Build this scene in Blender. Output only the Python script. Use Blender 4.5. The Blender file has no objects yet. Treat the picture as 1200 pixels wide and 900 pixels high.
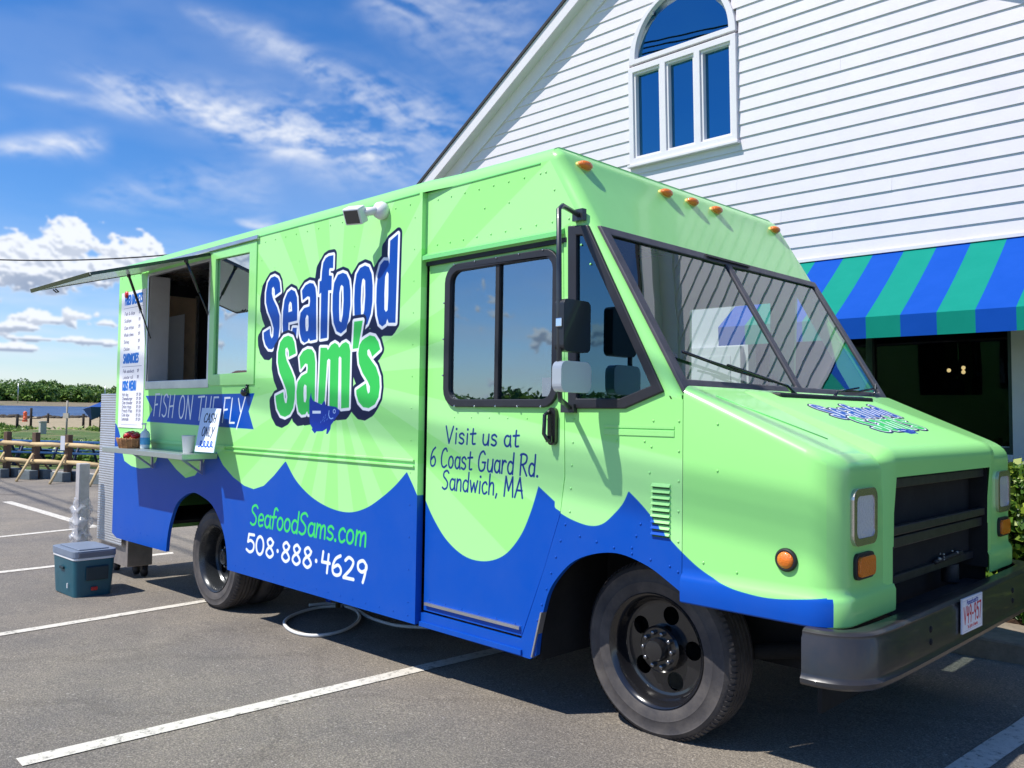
import bpy, bmesh, math, random
import numpy as np
from mathutils import Vector, Matrix
from mathutils.geometry import tessellate_polygon
random.seed(7); rng = np.random.RandomState(5)
scene = bpy.context.scene
R_ = math.radians

# ------------------------------------------------------------------ camera
PXF = 1002.886                                   # focal length in pixels of a 1200 x 900 frame
RC = np.array([[0.71195343, 0.70207822, 0.01443878], [0.0147011, -0.0354585, 0.99926301], [0.70207278, -0.71121647, -0.03556612]])
CAM = np.array([0.0, -3.4, 1.52])
cd = bpy.data.cameras.new('camera'); cam = bpy.data.objects.new('camera', cd); scene.collection.objects.link(cam)
cd.sensor_width = 36; cd.lens = PXF * 36 / 1200; cd.clip_start = 0.05; cd.clip_end = 5000
cam.matrix_world = Matrix.Translation(Vector(CAM)) @ Matrix(RC.T.tolist()).to_4x4()
scene.camera = cam

# ------------------------------------------------------------------ light
SUND = Vector((0.42, 1.0, -1.7)).normalized()    # direction the sunlight travels
sl = bpy.data.lights.new('sun', 'SUN'); sl.energy = 4.6; sl.angle = R_(0.55); sl.color = (1.0, 0.955, 0.88)
so = bpy.data.objects.new('sun', sl); scene.collection.objects.link(so)
so.rotation_euler = SUND.to_track_quat('-Z', 'Y').to_euler()
scene.view_settings.view_transform = 'Standard'; scene.view_settings.look = 'None'
scene.view_settings.exposure = 0.32; scene.view_settings.gamma = 1.0
W_ = bpy.data.worlds.new('World'); scene.world = W_; W_.use_nodes = True

# ray helpers: a pixel of the photograph's 1200 x 900 frame meets a plane of the place
def dirw(p): return RC.T @ np.array([p[0] - 600.0, 450.0 - p[1], -PXF])
def sd(p, y=0.0):
    d = dirw(p); return CAM + d * ((y - CAM[1]) / d[1])
def xp(p, x):
    d = dirw(p); return CAM + d * ((x - CAM[0]) / d[0])
def zp(p, z):
    d = dirw(p); return CAM + d * ((z - CAM[2]) / d[2])

# ------------------------------------------------------------------ numpy noise and painting
def vnoise(x, y, seed=0):
    r = np.random.RandomState(seed).rand(256, 256).astype(np.float32)
    xi = np.floor(x).astype(np.int64); yi = np.floor(y).astype(np.int64)
    fx = x - xi; fy = y - yi; fx = fx * fx * (3 - 2 * fx); fy = fy * fy * (3 - 2 * fy)
    a = r[xi % 256, yi % 256]; b = r[(xi + 1) % 256, yi % 256]; c = r[xi % 256, (yi + 1) % 256]; d = r[(xi + 1) % 256, (yi + 1) % 256]
    return (a * (1 - fx) + b * fx) * (1 - fy) + (c * (1 - fx) + d * fx) * fy
def fbm(x, y, seed=0, octs=6, g=0.52):
    s = 0; a = 1.0; t = 0
    for i in range(octs):
        s = s + a * vnoise(x * 2 ** i + 17.3 * i, y * 2 ** i + 5.1 * i, seed + i); t += a; a *= g
    return s / t
def sstep(a, b, x):
    t = np.clip((x - a) / (b - a), 0, 1); return t * t * (3 - 2 * t)
def make_image(name, arr, noncolor=False):
    h, w = arr.shape[:2]
    im = bpy.data.images.new(name, w, h, alpha=False, float_buffer=False)
    if noncolor: im.colorspace_settings.name = 'Non-Color'
    out = np.ones((h, w, 4), np.float32); out[..., :arr.shape[2]] = arr
    im.pixels.foreach_set(out.ravel()); im.update(); im.pack(); return im

# ------------------------------------------------------------------ sky with clouds
def build_sky():
    Wd, Hd = 3600, 900
    az = -math.pi + (np.arange(Wd) + 0.5) / Wd * 2 * math.pi
    el = (np.arange(Hd) + 0.5) / Hd * (math.pi / 2)
    AZ, EL = np.meshgrid(az, el); AZ = AZ.astype(np.float32); EL = EL.astype(np.float32)
    dx = np.cos(EL) * np.cos(AZ); dy = np.cos(EL) * np.sin(AZ); dz = np.sin(EL)
    px = dx / (dz + 0.06); py = dy / (dz + 0.06)
    # cirrus: streaks that run along one wind direction
    c, s = math.cos(R_(66)), math.sin(R_(66))
    u = px * c + py * s; v = -px * s + py * c
    wrp = fbm(u * 0.8, v * 0.8, 3, 4)
    n1 = fbm(u * 0.55 + wrp * 1.2, v * 1.7 + wrp * 1.4, 11, 7, 0.6)
    n2 = fbm(u * 3.2 + 3 * wrp, v * 6.0 + wrp * 3.5, 23, 5, 0.62)
    base = sstep(0.44, 0.82, n1) * (0.25 + 0.9 * n2)
    def azel(p):
        d = dirw(p); return math.atan2(d[1], d[0]), math.asin(d[2] / np.linalg.norm(d))
    def streak(p0, p1, wid, amp):
        a0, e0 = azel(p0); a1, e1 = azel(p1)
        q = np.array([a1 - a0, e1 - e0]); L = np.linalg.norm(q); q /= L
        t = (AZ - a0) * q[0] + (EL - e0) * q[1]; n = -(AZ - a0) * q[1] + (EL - e0) * q[0] + (wrp - 0.5) * 0.05
        f = sstep(0, 0.25 * L, t) * (1 - sstep(0.8 * L, 1.06 * L, t))
        w = wid * (0.22 + 0.8 * np.clip(t / L, 0, 1))
        return amp * f * np.exp(-(n / w) ** 2)
    ta = -AZ * .985 - EL * .17; na = AZ * .17 - EL * .985; wq = fbm(ta * 7, na * 14, 33, 4)
    nf = fbm(ta * 12 + wq * 2 + na * 8, na * 60 + wq * 6, 31, 7, 0.6) * .66 + .34 * fbm(ta * 70 + na * 150, na * 70 - ta * 30, 37, 5, .6)
    nf = np.clip((nf - 0.34) * 2.5, 0, 1.15)
    st = streak((50, 60), (520, 190), 0.036, 1.0) + streak((150, 95), (470, 170), 0.05, 0.4) + streak((200, 0), (330, 60), 0.02, 0.35)
    st += streak((280, 30), (560, 150), 0.028, 0.8) + streak((-60, 162), (130, 170), 0.016, 0.85) + streak((-10, 85), (200, 125), 0.014, 0.45)
    st += streak((320, 95), (385, 118), 0.004, 0.4) + streak((60, 235), (330, 215), 0.03, 0.35) + streak((270, 255), (330, 262), 0.009, 0.7) + streak((390, -10), (640, 40), 0.06, 0.4)
    m_c = np.clip(st * nf + base * 0.05, 0, 0.9)
    # the veil between the streaks, denser towards the upper right of the view
    m_c = np.clip(m_c + 0.09 * sstep(0.42, 0.72, fbm(AZ * 5, EL * 12, 41, 5)), 0, 0.9)
    # cumulus banks low over the horizon, all the way round, the ones in view placed as seen
    q1 = fbm(AZ * 22, EL * 30, 51, 7, 0.55); q2 = fbm(AZ * 60, EL * 80, 61, 5, 0.6)
    bil = lambda f, sd_: 1 - np.abs(2 * fbm(AZ * f, EL * f * 1.25, sd_, 3, .5) - 1)
    edge = (bil(26, 91) - .75) * 1.5 + (bil(64, 95) - .75) * .8 + (bil(150, 99) - .75) * .35
    fld = np.full_like(AZ, -1.0); shade = np.zeros_like(AZ)
    blobs = [((62, 312), 62, 30), ((88, 292), 36, 27), ((30, 325), 50, 22), ((160, 300), 32, 24), ((185, 318), 40, 18), ((120, 318), 50, 16), ((-30, 322), 60, 34), ((-90, 300), 60, 44),
             ((50, 376), 34, 10), ((22, 384), 26, 8), ((95, 370), 22, 7), ((122, 380), 22, 7), ((120, 402), 24, 6), ((60, 398), 40, 5), ((15, 408), 30, 5), ((230, 330), 50, 22), ((-60, 385), 50, 14)]
    for (bp_, rx, ry) in blobs:
        a0, e0 = azel(bp_); rx_ = rx / PXF * 0.95; ry_ = ry / PXF
        dd = 1 - np.sqrt(((AZ - a0) / rx_) ** 2 + ((EL - e0) / ry_ * np.where(EL < e0, 1.5, 1.0)) ** 2)
        fld = np.maximum(fld, dd); shade = np.maximum(shade, np.where(dd > -0.5, np.clip((EL - e0) / ry_ * 0.5 + 0.62, 0, 1), 0))
    amask = 1 - sstep(R_(138), R_(146), AZ) * (1 - sstep(R_(178), R_(180), AZ))
    bank = fbm(AZ * 7, EL * 16, 71, 6, 0.55)
    fld2 = (bank - 0.56) * 4.5 - np.abs(EL - R_(6.5)) / R_(7)
    fld = np.where(amask > 0.5, np.maximum(fld, fld2), fld); shade = np.where(amask > 0.5, np.maximum(shade, 0.45 + 0.5 * q1), shade)
    m_q = sstep(-0.02, 0.15, fld + edge * 0.72)
    veil = sstep(R_(13), R_(4), EL) * (0.12 + 0.3 * sstep(0.35, 0.7, fbm(AZ * 9, EL * 44, 81, 5)))
    mask = np.clip(1 - (1 - m_c) * (1 - m_q * 0.97) * (1 - veil), 0, 1)
    F = fld + edge * .72; ge = np.gradient(F, axis=0); ga = np.gradient(F, axis=1)
    sh2 = np.clip((-ge * .85 + ga * .3) * 9, -.32, .3)
    lum = np.clip((0.70 + sh2 + 0.5 * (shade - 0.5) + 0.35 * (q1 - 0.5)) * m_q + 0.9 * (1 - m_q), 0.3, 1.0)
    arr = np.zeros((Hd * 2, Wd, 3), np.float32); arr[Hd:, :, 0] = mask; arr[Hd:, :, 1] = lum; arr[:Hd, :, 1] = 1
    return make_image('cloud_cover', arr, True)
def setup_world():
    nt = W_.node_tree; nt.nodes.clear(); N = nt.nodes.new; L = nt.links.new
    out = N('ShaderNodeOutputWorld'); bg = N('ShaderNodeBackground'); L(bg.outputs[0], out.inputs[0])
    sky = N('ShaderNodeTexSky'); sky.sky_type = 'NISHITA'; sky.sun_disc = False
    sd_ = -SUND; sky.sun_elevation = math.asin(sd_.z); sky.sun_rotation = math.atan2(sd_.x, sd_.y)
    sky.air_density = 1.0; sky.dust_density = 0.15; sky.ozone_density = 2.5; sky.altitude = 0
    hsv = N('ShaderNodeHueSaturation'); hsv.inputs['Saturation'].default_value = 1.32; hsv.inputs['Value'].default_value = 1.45; L(sky.outputs[0], hsv.inputs['Color'])
    tc = N('ShaderNodeTexCoord'); sx = N('ShaderNodeSeparateXYZ'); L(tc.outputs['Generated'], sx.inputs[0])
    def M(op, a, b=None, c=None):
        n = N('ShaderNodeMath'); n.operation = op
        for i, q in enumerate((a, b, c)):
            if q is None: continue
            if isinstance(q, (int, float)): n.inputs[i].default_value = q
            else: L(q, n.inputs[i])
        return n.outputs[0]
    az = M('ARCTAN2', sx.outputs[1], sx.outputs[0]); el = M('ARCSINE', sx.outputs[2])
    uu = M('MULTIPLY_ADD', az, 1 / (2 * math.pi), 0.5); vv = M('MULTIPLY_ADD', el, 1 / math.pi, 0.5)
    cb = N('ShaderNodeCombineXYZ'); L(uu, cb.inputs[0]); L(vv, cb.inputs[1])
    im = N('ShaderNodeTexImage'); im.image = build_sky(); im.interpolation = 'Cubic'; L(cb.outputs[0], im.inputs[0])
    sc = N('ShaderNodeSeparateColor'); L(im.outputs[0], sc.inputs[0])
    ramp = N('ShaderNodeMix'); ramp.data_type = 'RGBA'
    ramp.inputs['A'].default_value = (3.4, 4.2, 5.8, 1); ramp.inputs['B'].default_value = (9.6, 10.0, 10.8, 1)
    rr = N('ShaderNodeMapRange'); L(sc.outputs[1], rr.inputs[0]); rr.inputs[1].default_value = 0.3; rr.inputs[2].default_value = 1.0; L(rr.outputs[0], ramp.inputs['Factor'])
    mx = N('ShaderNodeMix'); mx.data_type = 'RGBA'; L(sc.outputs[0], mx.inputs['Factor'])
    tn = N('ShaderNodeMix'); tn.data_type = 'RGBA'; tn.blend_type = 'MULTIPLY'; tn.inputs['Factor'].default_value = 1; L(hsv.outputs[0], tn.inputs['A']); tn.inputs['B'].default_value = (.82, .90, 1.10, 1); L(tn.outputs['Result'], mx.inputs['A']); L(ramp.outputs['Result'], mx.inputs['B'])
    L(mx.outputs['Result'], bg.inputs[0]); bg.inputs[1].default_value = 0.08
setup_world()

# ------------------------------------------------------------------ materials
MATS = {}
def mat(name, col, rough=0.5, metal=0.0, coat=0.0, spec=0.5, noise=0.0, nscale=8.0, bump=0.0, bscale=60.0, col2=None, emit=None, wav=None):
    if name in MATS: return MATS[name]
    m = bpy.data.materials.new(name); m.use_nodes = True; nt = m.node_tree; b = nt.nodes['Principled BSDF']
    b.inputs['Base Color'].default_value = (*col, 1); b.inputs['Roughness'].default_value = rough; b.inputs['Metallic'].default_value = metal
    b.inputs['Coat Weight'].default_value = coat; b.inputs['Coat Roughness'].default_value = 0.06; b.inputs['Specular IOR Level'].default_value = spec
    tc = nt.nodes.new('ShaderNodeTexCoord')
    if noise or col2:
        n = nt.nodes.new('ShaderNodeTexNoise'); n.inputs['Scale'].default_value = nscale; n.inputs['Detail'].default_value = 8; n.inputs['Roughness'].default_value = 0.65
        nt.links.new(tc.outputs['Object'], n.inputs['Vector'])
        mx = nt.nodes.new('ShaderNodeMix'); mx.data_type = 'RGBA'
        c2 = col2 or tuple(min(1, c * (1 - noise)) for c in col)
        mr = nt.nodes.new('ShaderNodeMapRange'); mr.inputs[1].default_value = 0.35; mr.inputs[2].default_value = 0.68; nt.links.new(n.outputs[0], mr.inputs[0])
        mx.inputs['A'].default_value = (*col, 1); mx.inputs['B'].default_value = (*c2, 1); nt.links.new(mr.outputs[0], mx.inputs['Factor'])
        nt.links.new(mx.outputs['Result'], b.inputs['Base Color'])
        r2 = nt.nodes.new('ShaderNodeMapRange'); r2.inputs[3].default_value = max(0.02, rough - 0.08); r2.inputs[4].default_value = min(1, rough + 0.12)
        nt.links.new(n.outputs[0], r2.inputs[0]); nt.links.new(r2.outputs[0], b.inputs['Roughness'])
    if bump:
        n2 = nt.nodes.new('ShaderNodeTexNoise'); n2.inputs['Scale'].default_value = bscale; n2.inputs['Detail'].default_value = 6
        nt.links.new(tc.outputs['Object'], n2.inputs['Vector'])
        bp = nt.nodes.new('ShaderNodeBump'); bp.inputs['Strength'].default_value = bump; bp.inputs['Distance'].default_value = 0.01
        nt.links.new(n2.outputs[0], bp.inputs['Height']); nt.links.new(bp.outputs[0], b.inputs['Normal'])
    if emit: b.inputs['Emission Color'].default_value = (*emit[:3], 1); b.inputs['Emission Strength'].default_value = emit[3]
    MATS[name] = m; return m
def glass(name, tint, f0=0.09, trans=1.0, rough=0.01, gc=(0.93, 0.97, 1.0)):
    m = bpy.data.materials.new(name); m.use_nodes = True; nt = m.node_tree; nt.nodes.clear(); N = nt.nodes.new; L = nt.links.new
    o = N('ShaderNodeOutputMaterial'); mix = N('ShaderNodeMixShader'); lw = N('ShaderNodeLayerWeight'); lw.inputs[0].default_value = .5; pw_ = N('ShaderNodeMath'); pw_.operation = 'POWER'; L(lw.outputs['Facing'], pw_.inputs[0]); pw_.inputs[1].default_value = 5; fr = N('ShaderNodeMath'); fr.operation = 'MULTIPLY_ADD'; L(pw_.outputs[0], fr.inputs[0]); fr.inputs[1].default_value = 1 - f0; fr.inputs[2].default_value = f0
    tr = N('ShaderNodeBsdfTransparent'); tr.inputs[0].default_value = (*tint, 1); gl = N('ShaderNodeBsdfGlossy'); gl.inputs['Roughness'].default_value = rough
    gl.inputs[0].default_value = (*gc, 1)
    tcn = N('ShaderNodeTexCoord'); nzn = N('ShaderNodeTexNoise'); nzn.inputs['Scale'].default_value = 2.2; nzn.inputs['Detail'].default_value = 1; L(tcn.outputs['Object'], nzn.inputs['Vector']); bpn = N('ShaderNodeBump'); bpn.inputs['Strength'].default_value = .035; bpn.inputs['Distance'].default_value = .02; L(nzn.outputs[0], bpn.inputs['Height']); L(bpn.outputs[0], gl.inputs['Normal'])
    L(fr.outputs[0], mix.inputs[0]); L(tr.outputs[0], mix.inputs[1]); L(gl.outputs[0], mix.inputs[2]); L(mix.outputs[0], o.inputs[0])
    MATS[name] = m; return m
GREEN = (0.345, 0.835, 0.25); BLUE = (0.0, 0.075, 0.56)
M_green = mat('green_paint', GREEN, 0.32, coat=0.5, noise=0.06, nscale=2.0, bump=0.02, bscale=3)
M_greend = mat('green_trim_paint', (0.2, 0.68, 0.2), 0.35, coat=0.4)
M_blue = mat('blue_paint', BLUE, 0.32, coat=0.5)
M_black = mat('black_rubber', (0.018, 0.018, 0.02), 0.55, noise=0.4, nscale=12)
M_blackg = mat('black_gloss', (0.012, 0.012, 0.014), 0.18, coat=0.6)
M_grey = mat('grey_gasket', (0.085, 0.08, 0.095), 0.5, noise=0.3, nscale=9)
M_gask = mat('black_gasket', (0.022, 0.022, 0.028), 0.45, noise=0.3, nscale=9)
M_bump = mat('dark_bumper_paint', (0.02, 0.022, 0.026), 0.34, coat=0.25, col2=(0.04, 0.033, 0.03), nscale=5, bump=0.08, bscale=12)
M_tyre = mat('tyre_rubber', (0.04, 0.037, 0.04), 0.7, col2=(0.10, 0.088, 0.08), nscale=7, bump=0.15, bscale=50)
M_under = mat('underbody_grime', (0.012, 0.012, 0.012), 0.9, noise=0.5, nscale=6)
M_alu = mat('aluminium', (0.62, 0.63, 0.65), 0.32, 0.9, noise=0.2, nscale=6)
M_steel = mat('stainless_steel', (0.6, 0.6, 0.62), 0.25, 0.95, noise=0.15, nscale=5)
M_chrome = mat('chrome', (0.8, 0.8, 0.82), 0.08, 1.0)
M_white = mat('white_plastic', (0.8, 0.8, 0.8), 0.4, noise=0.05)
M_paper = mat('white_paper', (0.82, 0.82, 0.84), 0.7, noise=0.04)
M_amber = mat('amber_lens', (0.85, 0.2, 0.01), 0.22, coat=0.6, bump=0.5, bscale=180)
M_red = mat('red_lens', (0.7, 0.03, 0.01), 0.2, coat=0.5)
M_inner = mat('interior_panel', (0.75, 0.54, 0.36), 0.6, noise=0.2)
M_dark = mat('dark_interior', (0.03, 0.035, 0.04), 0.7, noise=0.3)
M_seat = mat('dark_vinyl', (0.025, 0.025, 0.03), 0.5)
G_wind = glass('windshield_glass', (0.60, 0.74, 0.70), .17)
G_side = glass('side_glass', (0.42, 0.60, 0.70), .33, gc=(.74, .85, .92))
G_slide = glass('mirrored_glass', (0.35, 0.5, 0.6), .6, gc=(.86, .94, 1.0))
G_quar = glass('quarter_glass', (0.2, 0.4, 0.5), .17, gc=(.45, .78, .95))
G_bld = glass('building_glass', (0.10, 0.14, 0.20), .32, gc=(.16, .62, 1.0))
G_din = glass('dining_glass', (0.25, 0.3, 0.3), .022)
G_clear = glass('clear_plastic', (0.85, 0.93, 0.95), .05, rough=0.05)
M_siding = mat('white_clapboard_paint', (0.70, 0.665, 0.70), 0.55, noise=0.06, nscale=3, bump=0.06, bscale=20)
M_trimw = mat('white_trim_paint', (0.73, 0.70, 0.73), 0.5, noise=0.05, nscale=4)
M_soffit = mat('soffit_paint', (0.66, 0.67, 0.68), 0.6, noise=0.05)

# ------------------------------------------------------------------ mesh helpers
class MB:
    def __init__(s): s.v = []; s.f = []; s.m = []; s.sm = []
    def add(s, vs, fs, mi=0, sm=False):
        o = len(s.v); s.v += [tuple(map(float, v)) for v in vs]; s.f += [[i + o for i in f] for f in fs]; s.m += [mi] * len(fs); s.sm += [sm] * len(fs); return s
    def box(s, x0, x1, y0, y1, z0, z1, mi=0, M=None):
        vs = [Vector((x, y, z)) for z in (z0, z1) for y in (y0, y1) for x in (x0, x1)]
        if M: vs = [M @ v for v in vs]
        return s.add(vs, [(0, 2, 3, 1), (4, 5, 7, 6), (0, 1, 5, 4), (2, 6, 7, 3), (0, 4, 6, 2), (1, 3, 7, 5)], mi)
    def tube(s, pts, r, n=10, mi=0, cap=True, closed=False):
        pts = [Vector(p) for p in pts]; m = len(pts); rs = r if isinstance(r, (list, tuple)) else [r] * m; rings = []; up = None
        for i in range(m):
            if closed: t = (pts[(i + 1) % m] - pts[i - 1]).normalized()
            else: t = ((pts[min(i + 1, m - 1)] - pts[max(i - 1, 0)])).normalized()
            if up is None: up = Vector((0, 0, 1)) if abs(t.z) < 0.9 else Vector((1, 0, 0))
            a = t.cross(up).normalized(); up = a.cross(t).normalized()
            rings.append([pts[i] + (a * math.cos(k * 2 * math.pi / n) + up * math.sin(k * 2 * math.pi / n)) * rs[i] for k in range(n)])
        vs = [v for ring in rings for v in ring]; fs = []
        for i in range(m if closed else m - 1):
            j = (i + 1) % m
            for k in range(n): fs.append((i * n + k, i * n + (k + 1) % n, j * n + (k + 1) % n, j * n + k))
        if cap and not closed: fs.append(tuple(range(n))[::-1]); fs.append(tuple((m - 1) * n + k for k in range(n)))
        return s.add(vs, fs, mi, True)
    def lathe(s, prof, c=(0, 0, 0), axis='y', n=48, mi=0, closed=False, sgn=1):
        # prof: (radius, along axis)
        c = Vector(c); vs = []; fs = []; m = len(prof)
        for (r, h) in prof:
            for k in range(n):
                a = k * 2 * math.pi / n; p, q = r * math.cos(a), r * math.sin(a)
                vs.append(c + (Vector((p, h * sgn, q)) if axis == 'y' else Vector((p, q, h)) if axis == 'z' else Vector((h, p, q))))
        for i in range(m if closed else m - 1):
            j = (i + 1) % m
            for k in range(n): fs.append((i * n + k, i * n + (k + 1) % n, j * n + (k + 1) % n, j * n + k))
        return s.add(vs, fs, mi, True)
    def panel(s, outline, holes, d0, d1, plane='xz', mi=0):
        loops = [outline] + list(holes); tri = tessellate_polygon([[Vector((p[0], p[1], 0)) for p in l] for l in loops])
        flat = [p for l in loops for p in l]
        P = {'xz': lambda p, d: (p[0], d, p[1]), 'yz': lambda p, d: (d, p[0], p[1]), 'xy': lambda p, d: (p[0], p[1], d)}[plane]
        n = len(flat); vs = [P(p, d0) for p in flat] + [P(p, d1) for p in flat]
        fs = [tuple(t) for t in tri] + [tuple(i + n for i in t)[::-1] for t in tri]; o = 0
        for l in loops:
            m = len(l)
            for i in range(m): j = (i + 1) % m; fs.append((o + i, o + j, o + j + n, o + i + n))
            o += m
        return s.add(vs, fs, mi)
    def ball(s, c, r, n=10, m=6, mi=0, sc=(1, 1, 1)):
        vs = []; fs = []
        for i in range(m + 1):
            t = math.pi * i / m
            for k in range(n): a = 2 * math.pi * k / n; vs.append((c[0] + r * sc[0] * math.sin(t) * math.cos(a), c[1] + r * sc[1] * math.sin(t) * math.sin(a), c[2] + r * sc[2] * math.cos(t)))
        for i in range(m):
            for k in range(n): fs.append((i * n + k, (i + 1) * n + k, (i + 1) * n + (k + 1) % n, i * n + (k + 1) % n))
        return s.add(vs, fs, mi, True)
    def build(s, name, mats, parent=None, bevel=0, seg=2, uv=None, smooth=None, fix=True, auto=None):
        me = bpy.data.meshes.new(name); me.from_pydata(s.v, [], s.f)
        for m in (mats if isinstance(mats, (list, tuple)) else [mats]): me.materials.append(m)
        me.polygons.foreach_set('material_index', s.m); me.polygons.foreach_set('use_smooth', [bool(x) if smooth is None else smooth for x in s.sm])
        if fix:
            bm = bmesh.new(); bm.from_mesh(me); bmesh.ops.recalc_face_normals(bm, faces=bm.faces); bm.to_mesh(me); bm.free()
        if uv:
            ul = me.uv_layers.new(name='uv'); co = np.array(s.v)
            li = np.zeros(len(me.loops), np.int32); me.loops.foreach_get('vertex_index', li)
            ul.data.foreach_set('uv', np.stack(uv(co[li]), 1).astype(np.float32).ravel())
        me.update(); o = bpy.data.objects.new(name, me); scene.collection.objects.link(o)
        if parent is not None: setparent(o, parent)
        if bevel:
            b = o.modifiers.new('b', 'BEVEL'); b.width = bevel; b.segments = seg; b.limit_method = 'ANGLE'; b.angle_limit = R_(40); b.harden_normals = False
        if auto:
            me.polygons.foreach_set('use_smooth', [True] * len(me.polygons))
            try: me.set_sharp_from_angle(angle=R_(auto))
            except Exception: pass
        return o
def setparent(o, p):
    o.parent = p
    if p.type == 'EMPTY': o.matrix_parent_inverse = Matrix.LocRotScale(p.location, p.rotation_euler, None).inverted()
def thing(name, label, cat, loc=(0, 0, 0), rz=0, group=None):
    o = bpy.data.objects.new(name, None); scene.collection.objects.link(o); o.location = loc; o.rotation_euler = (0, 0, rz); o.empty_display_size = 0.2
    return tag(o, label, cat, group)
def tag(o, label=None, cat=None, group=None, kind=None):
    if label: o['label'] = label
    if cat: o['category'] = cat
    if group: o['group'] = group
    if kind: o['kind'] = kind
    return o
def lp(o, p):                                    # parent with plain local coordinates
    o.parent = p; return o
def copy_tree(root, loc=None, rz=None):
    def rec(o, par):
        c = o.copy(); scene.collection.objects.link(c)
        if par is not None: c.parent = par
        for ch in list(o.children): rec(ch, c)
        return c
    r = rec(root, None)
    if loc is not None: r.location = loc
    if rz is not None: r.rotation_euler = (0, 0, rz)
    return r
def curve(pts, n=6, closed=False):               # Catmull-Rom through 2-D or 3-D points
    P = [np.array(p, float) for p in pts]; m = len(P); out = []
    for i in range(m if closed else m - 1):
        p0, p1, p2, p3 = (P[(i - 1) % m], P[i], P[(i + 1) % m], P[(i + 2) % m]) if closed else (P[max(i - 1, 0)], P[i], P[i + 1], P[min(i + 2, m - 1)])
        for k in range(n):
            t = k / n; out.append(0.5 * ((2 * p1) + (-p0 + p2) * t + (2 * p0 - 5 * p1 + 4 * p2 - p3) * t * t + (-p0 + 3 * p1 - 3 * p2 + p3) * t ** 3))
    if not closed: out.append(P[-1])
    return [tuple(p) for p in out]
def rrect(x0, x1, z0, z1, r, n=5):
    out = []
    for cx, cz, a0 in ((x1 - r, z1 - r, 0), (x0 + r, z1 - r, 90), (x0 + r, z0 + r, 180), (x1 - r, z0 + r, 270)):
        for k in range(n + 1): a = R_(a0 + 90 * k / n); out.append((cx + r * math.cos(a), cz + r * math.sin(a)))
    return out

# ------------------------------------------------------------------ flat print: a small raster painter and a stroke alphabet
class Canvas:
    def __init__(s, x0, x1, z0, z1, ppm, bg):
        s.x0, s.x1, s.z0, s.z1, s.k = x0, x1, z0, z1, ppm; s.w = int((x1 - x0) * ppm); s.h = int((z1 - z0) * ppm)
        s.a = np.empty((s.h, s.w, 3), np.float32); s.a[:] = bg
    def px(s, pts): return np.array([((p[0] - s.x0) * s.k, (p[1] - s.z0) * s.k) for p in pts], np.float32)
    def win(s, P, pad):
        a = max(0, int(P[:, 0].min() - pad)); b = min(s.w, int(P[:, 0].max() + pad) + 2); c = max(0, int(P[:, 1].min() - pad)); d = min(s.h, int(P[:, 1].max() + pad) + 2)
        return a, b, c, d
    def blend(s, a, b, c, d, m, col):
        m = m[..., None]; s.a[c:d, a:b] = s.a[c:d, a:b] * (1 - m) + np.array(col, np.float32) * m
    @staticmethod
    def segdist(X, Y, P, closed=False):
        D = np.full(X.shape, 1e9, np.float32); n = len(P)
        for i in range(n if closed else n - 1):
            x0, y0 = P[i]; x1, y1 = P[(i + 1) % n]; dx, dy = x1 - x0, y1 - y0; L = dx * dx + dy * dy + 1e-9
            t = np.clip(((X - x0) * dx + (Y - y0) * dy) / L, 0, 1); D = np.minimum(D, (X - x0 - t * dx) ** 2 + (Y - y0 - t * dy) ** 2)
        return np.sqrt(D)
    @staticmethod
    def inside(X, Y, P):
        r = np.zeros(X.shape, bool); n = len(P)
        for i in range(n):
            x0, y0 = P[i]; x1, y1 = P[(i + 1) % n]
            if y0 == y1: continue
            r ^= ((Y > min(y0, y1)) & (Y <= max(y0, y1)) & (X < (Y - y0) * (x1 - x0) / (y1 - y0) + x0))
        return r
    def stroke(s, pts, w, col, al=1.0):
        if len(pts) == 1: pts = [pts[0], (pts[0][0] + 1e-4, pts[0][1])]
        P = s.px(pts); hw = w * s.k / 2; a, b, c, d = s.win(P, hw + 2)
        if a >= b or c >= d: return
        X, Y = np.meshgrid(np.arange(a, b, dtype=np.float32) + 0.5, np.arange(c, d, dtype=np.float32) + 0.5)
        s.blend(a, b, c, d, np.clip(hw + 0.5 - s.segdist(X, Y, P), 0, 1) * al, col)
    def shape(s, outer, holes, col, grow=0.0, off=(0, 0), colf=None):
        loops = [s.px([(p[0] + off[0], p[1] + off[1]) for p in l]) for l in [outer] + list(holes)]; g = grow * s.k
        a, b, c, d = s.win(loops[0], abs(g) + 2)
        if a >= b or c >= d: return
        X, Y = np.meshgrid(np.arange(a, b, dtype=np.float32) + 0.5, np.arange(c, d, dtype=np.float32) + 0.5)
        ins = np.zeros(X.shape, bool); D = np.full(X.shape, 1e9, np.float32)
        for l in loops: ins ^= s.inside(X, Y, l); D = np.minimum(D, s.segdist(X, Y, l, True))
        sdf = np.where(ins, -D, D); s.blend(a, b, c, d, np.clip(g + 0.5 - sdf, 0, 1), col)
    def image(s, name): return make_image(name, np.clip(s.a, 0, 1))
def ar(cx, cy, rx, ry, a0, a1, n=12): return [(cx + rx * math.cos(R_(a0 + (a1 - a0) * i / n)), cy + ry * math.sin(R_(a0 + (a1 - a0) * i / n))) for i in range(n + 1)]
C_ = curve
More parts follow.
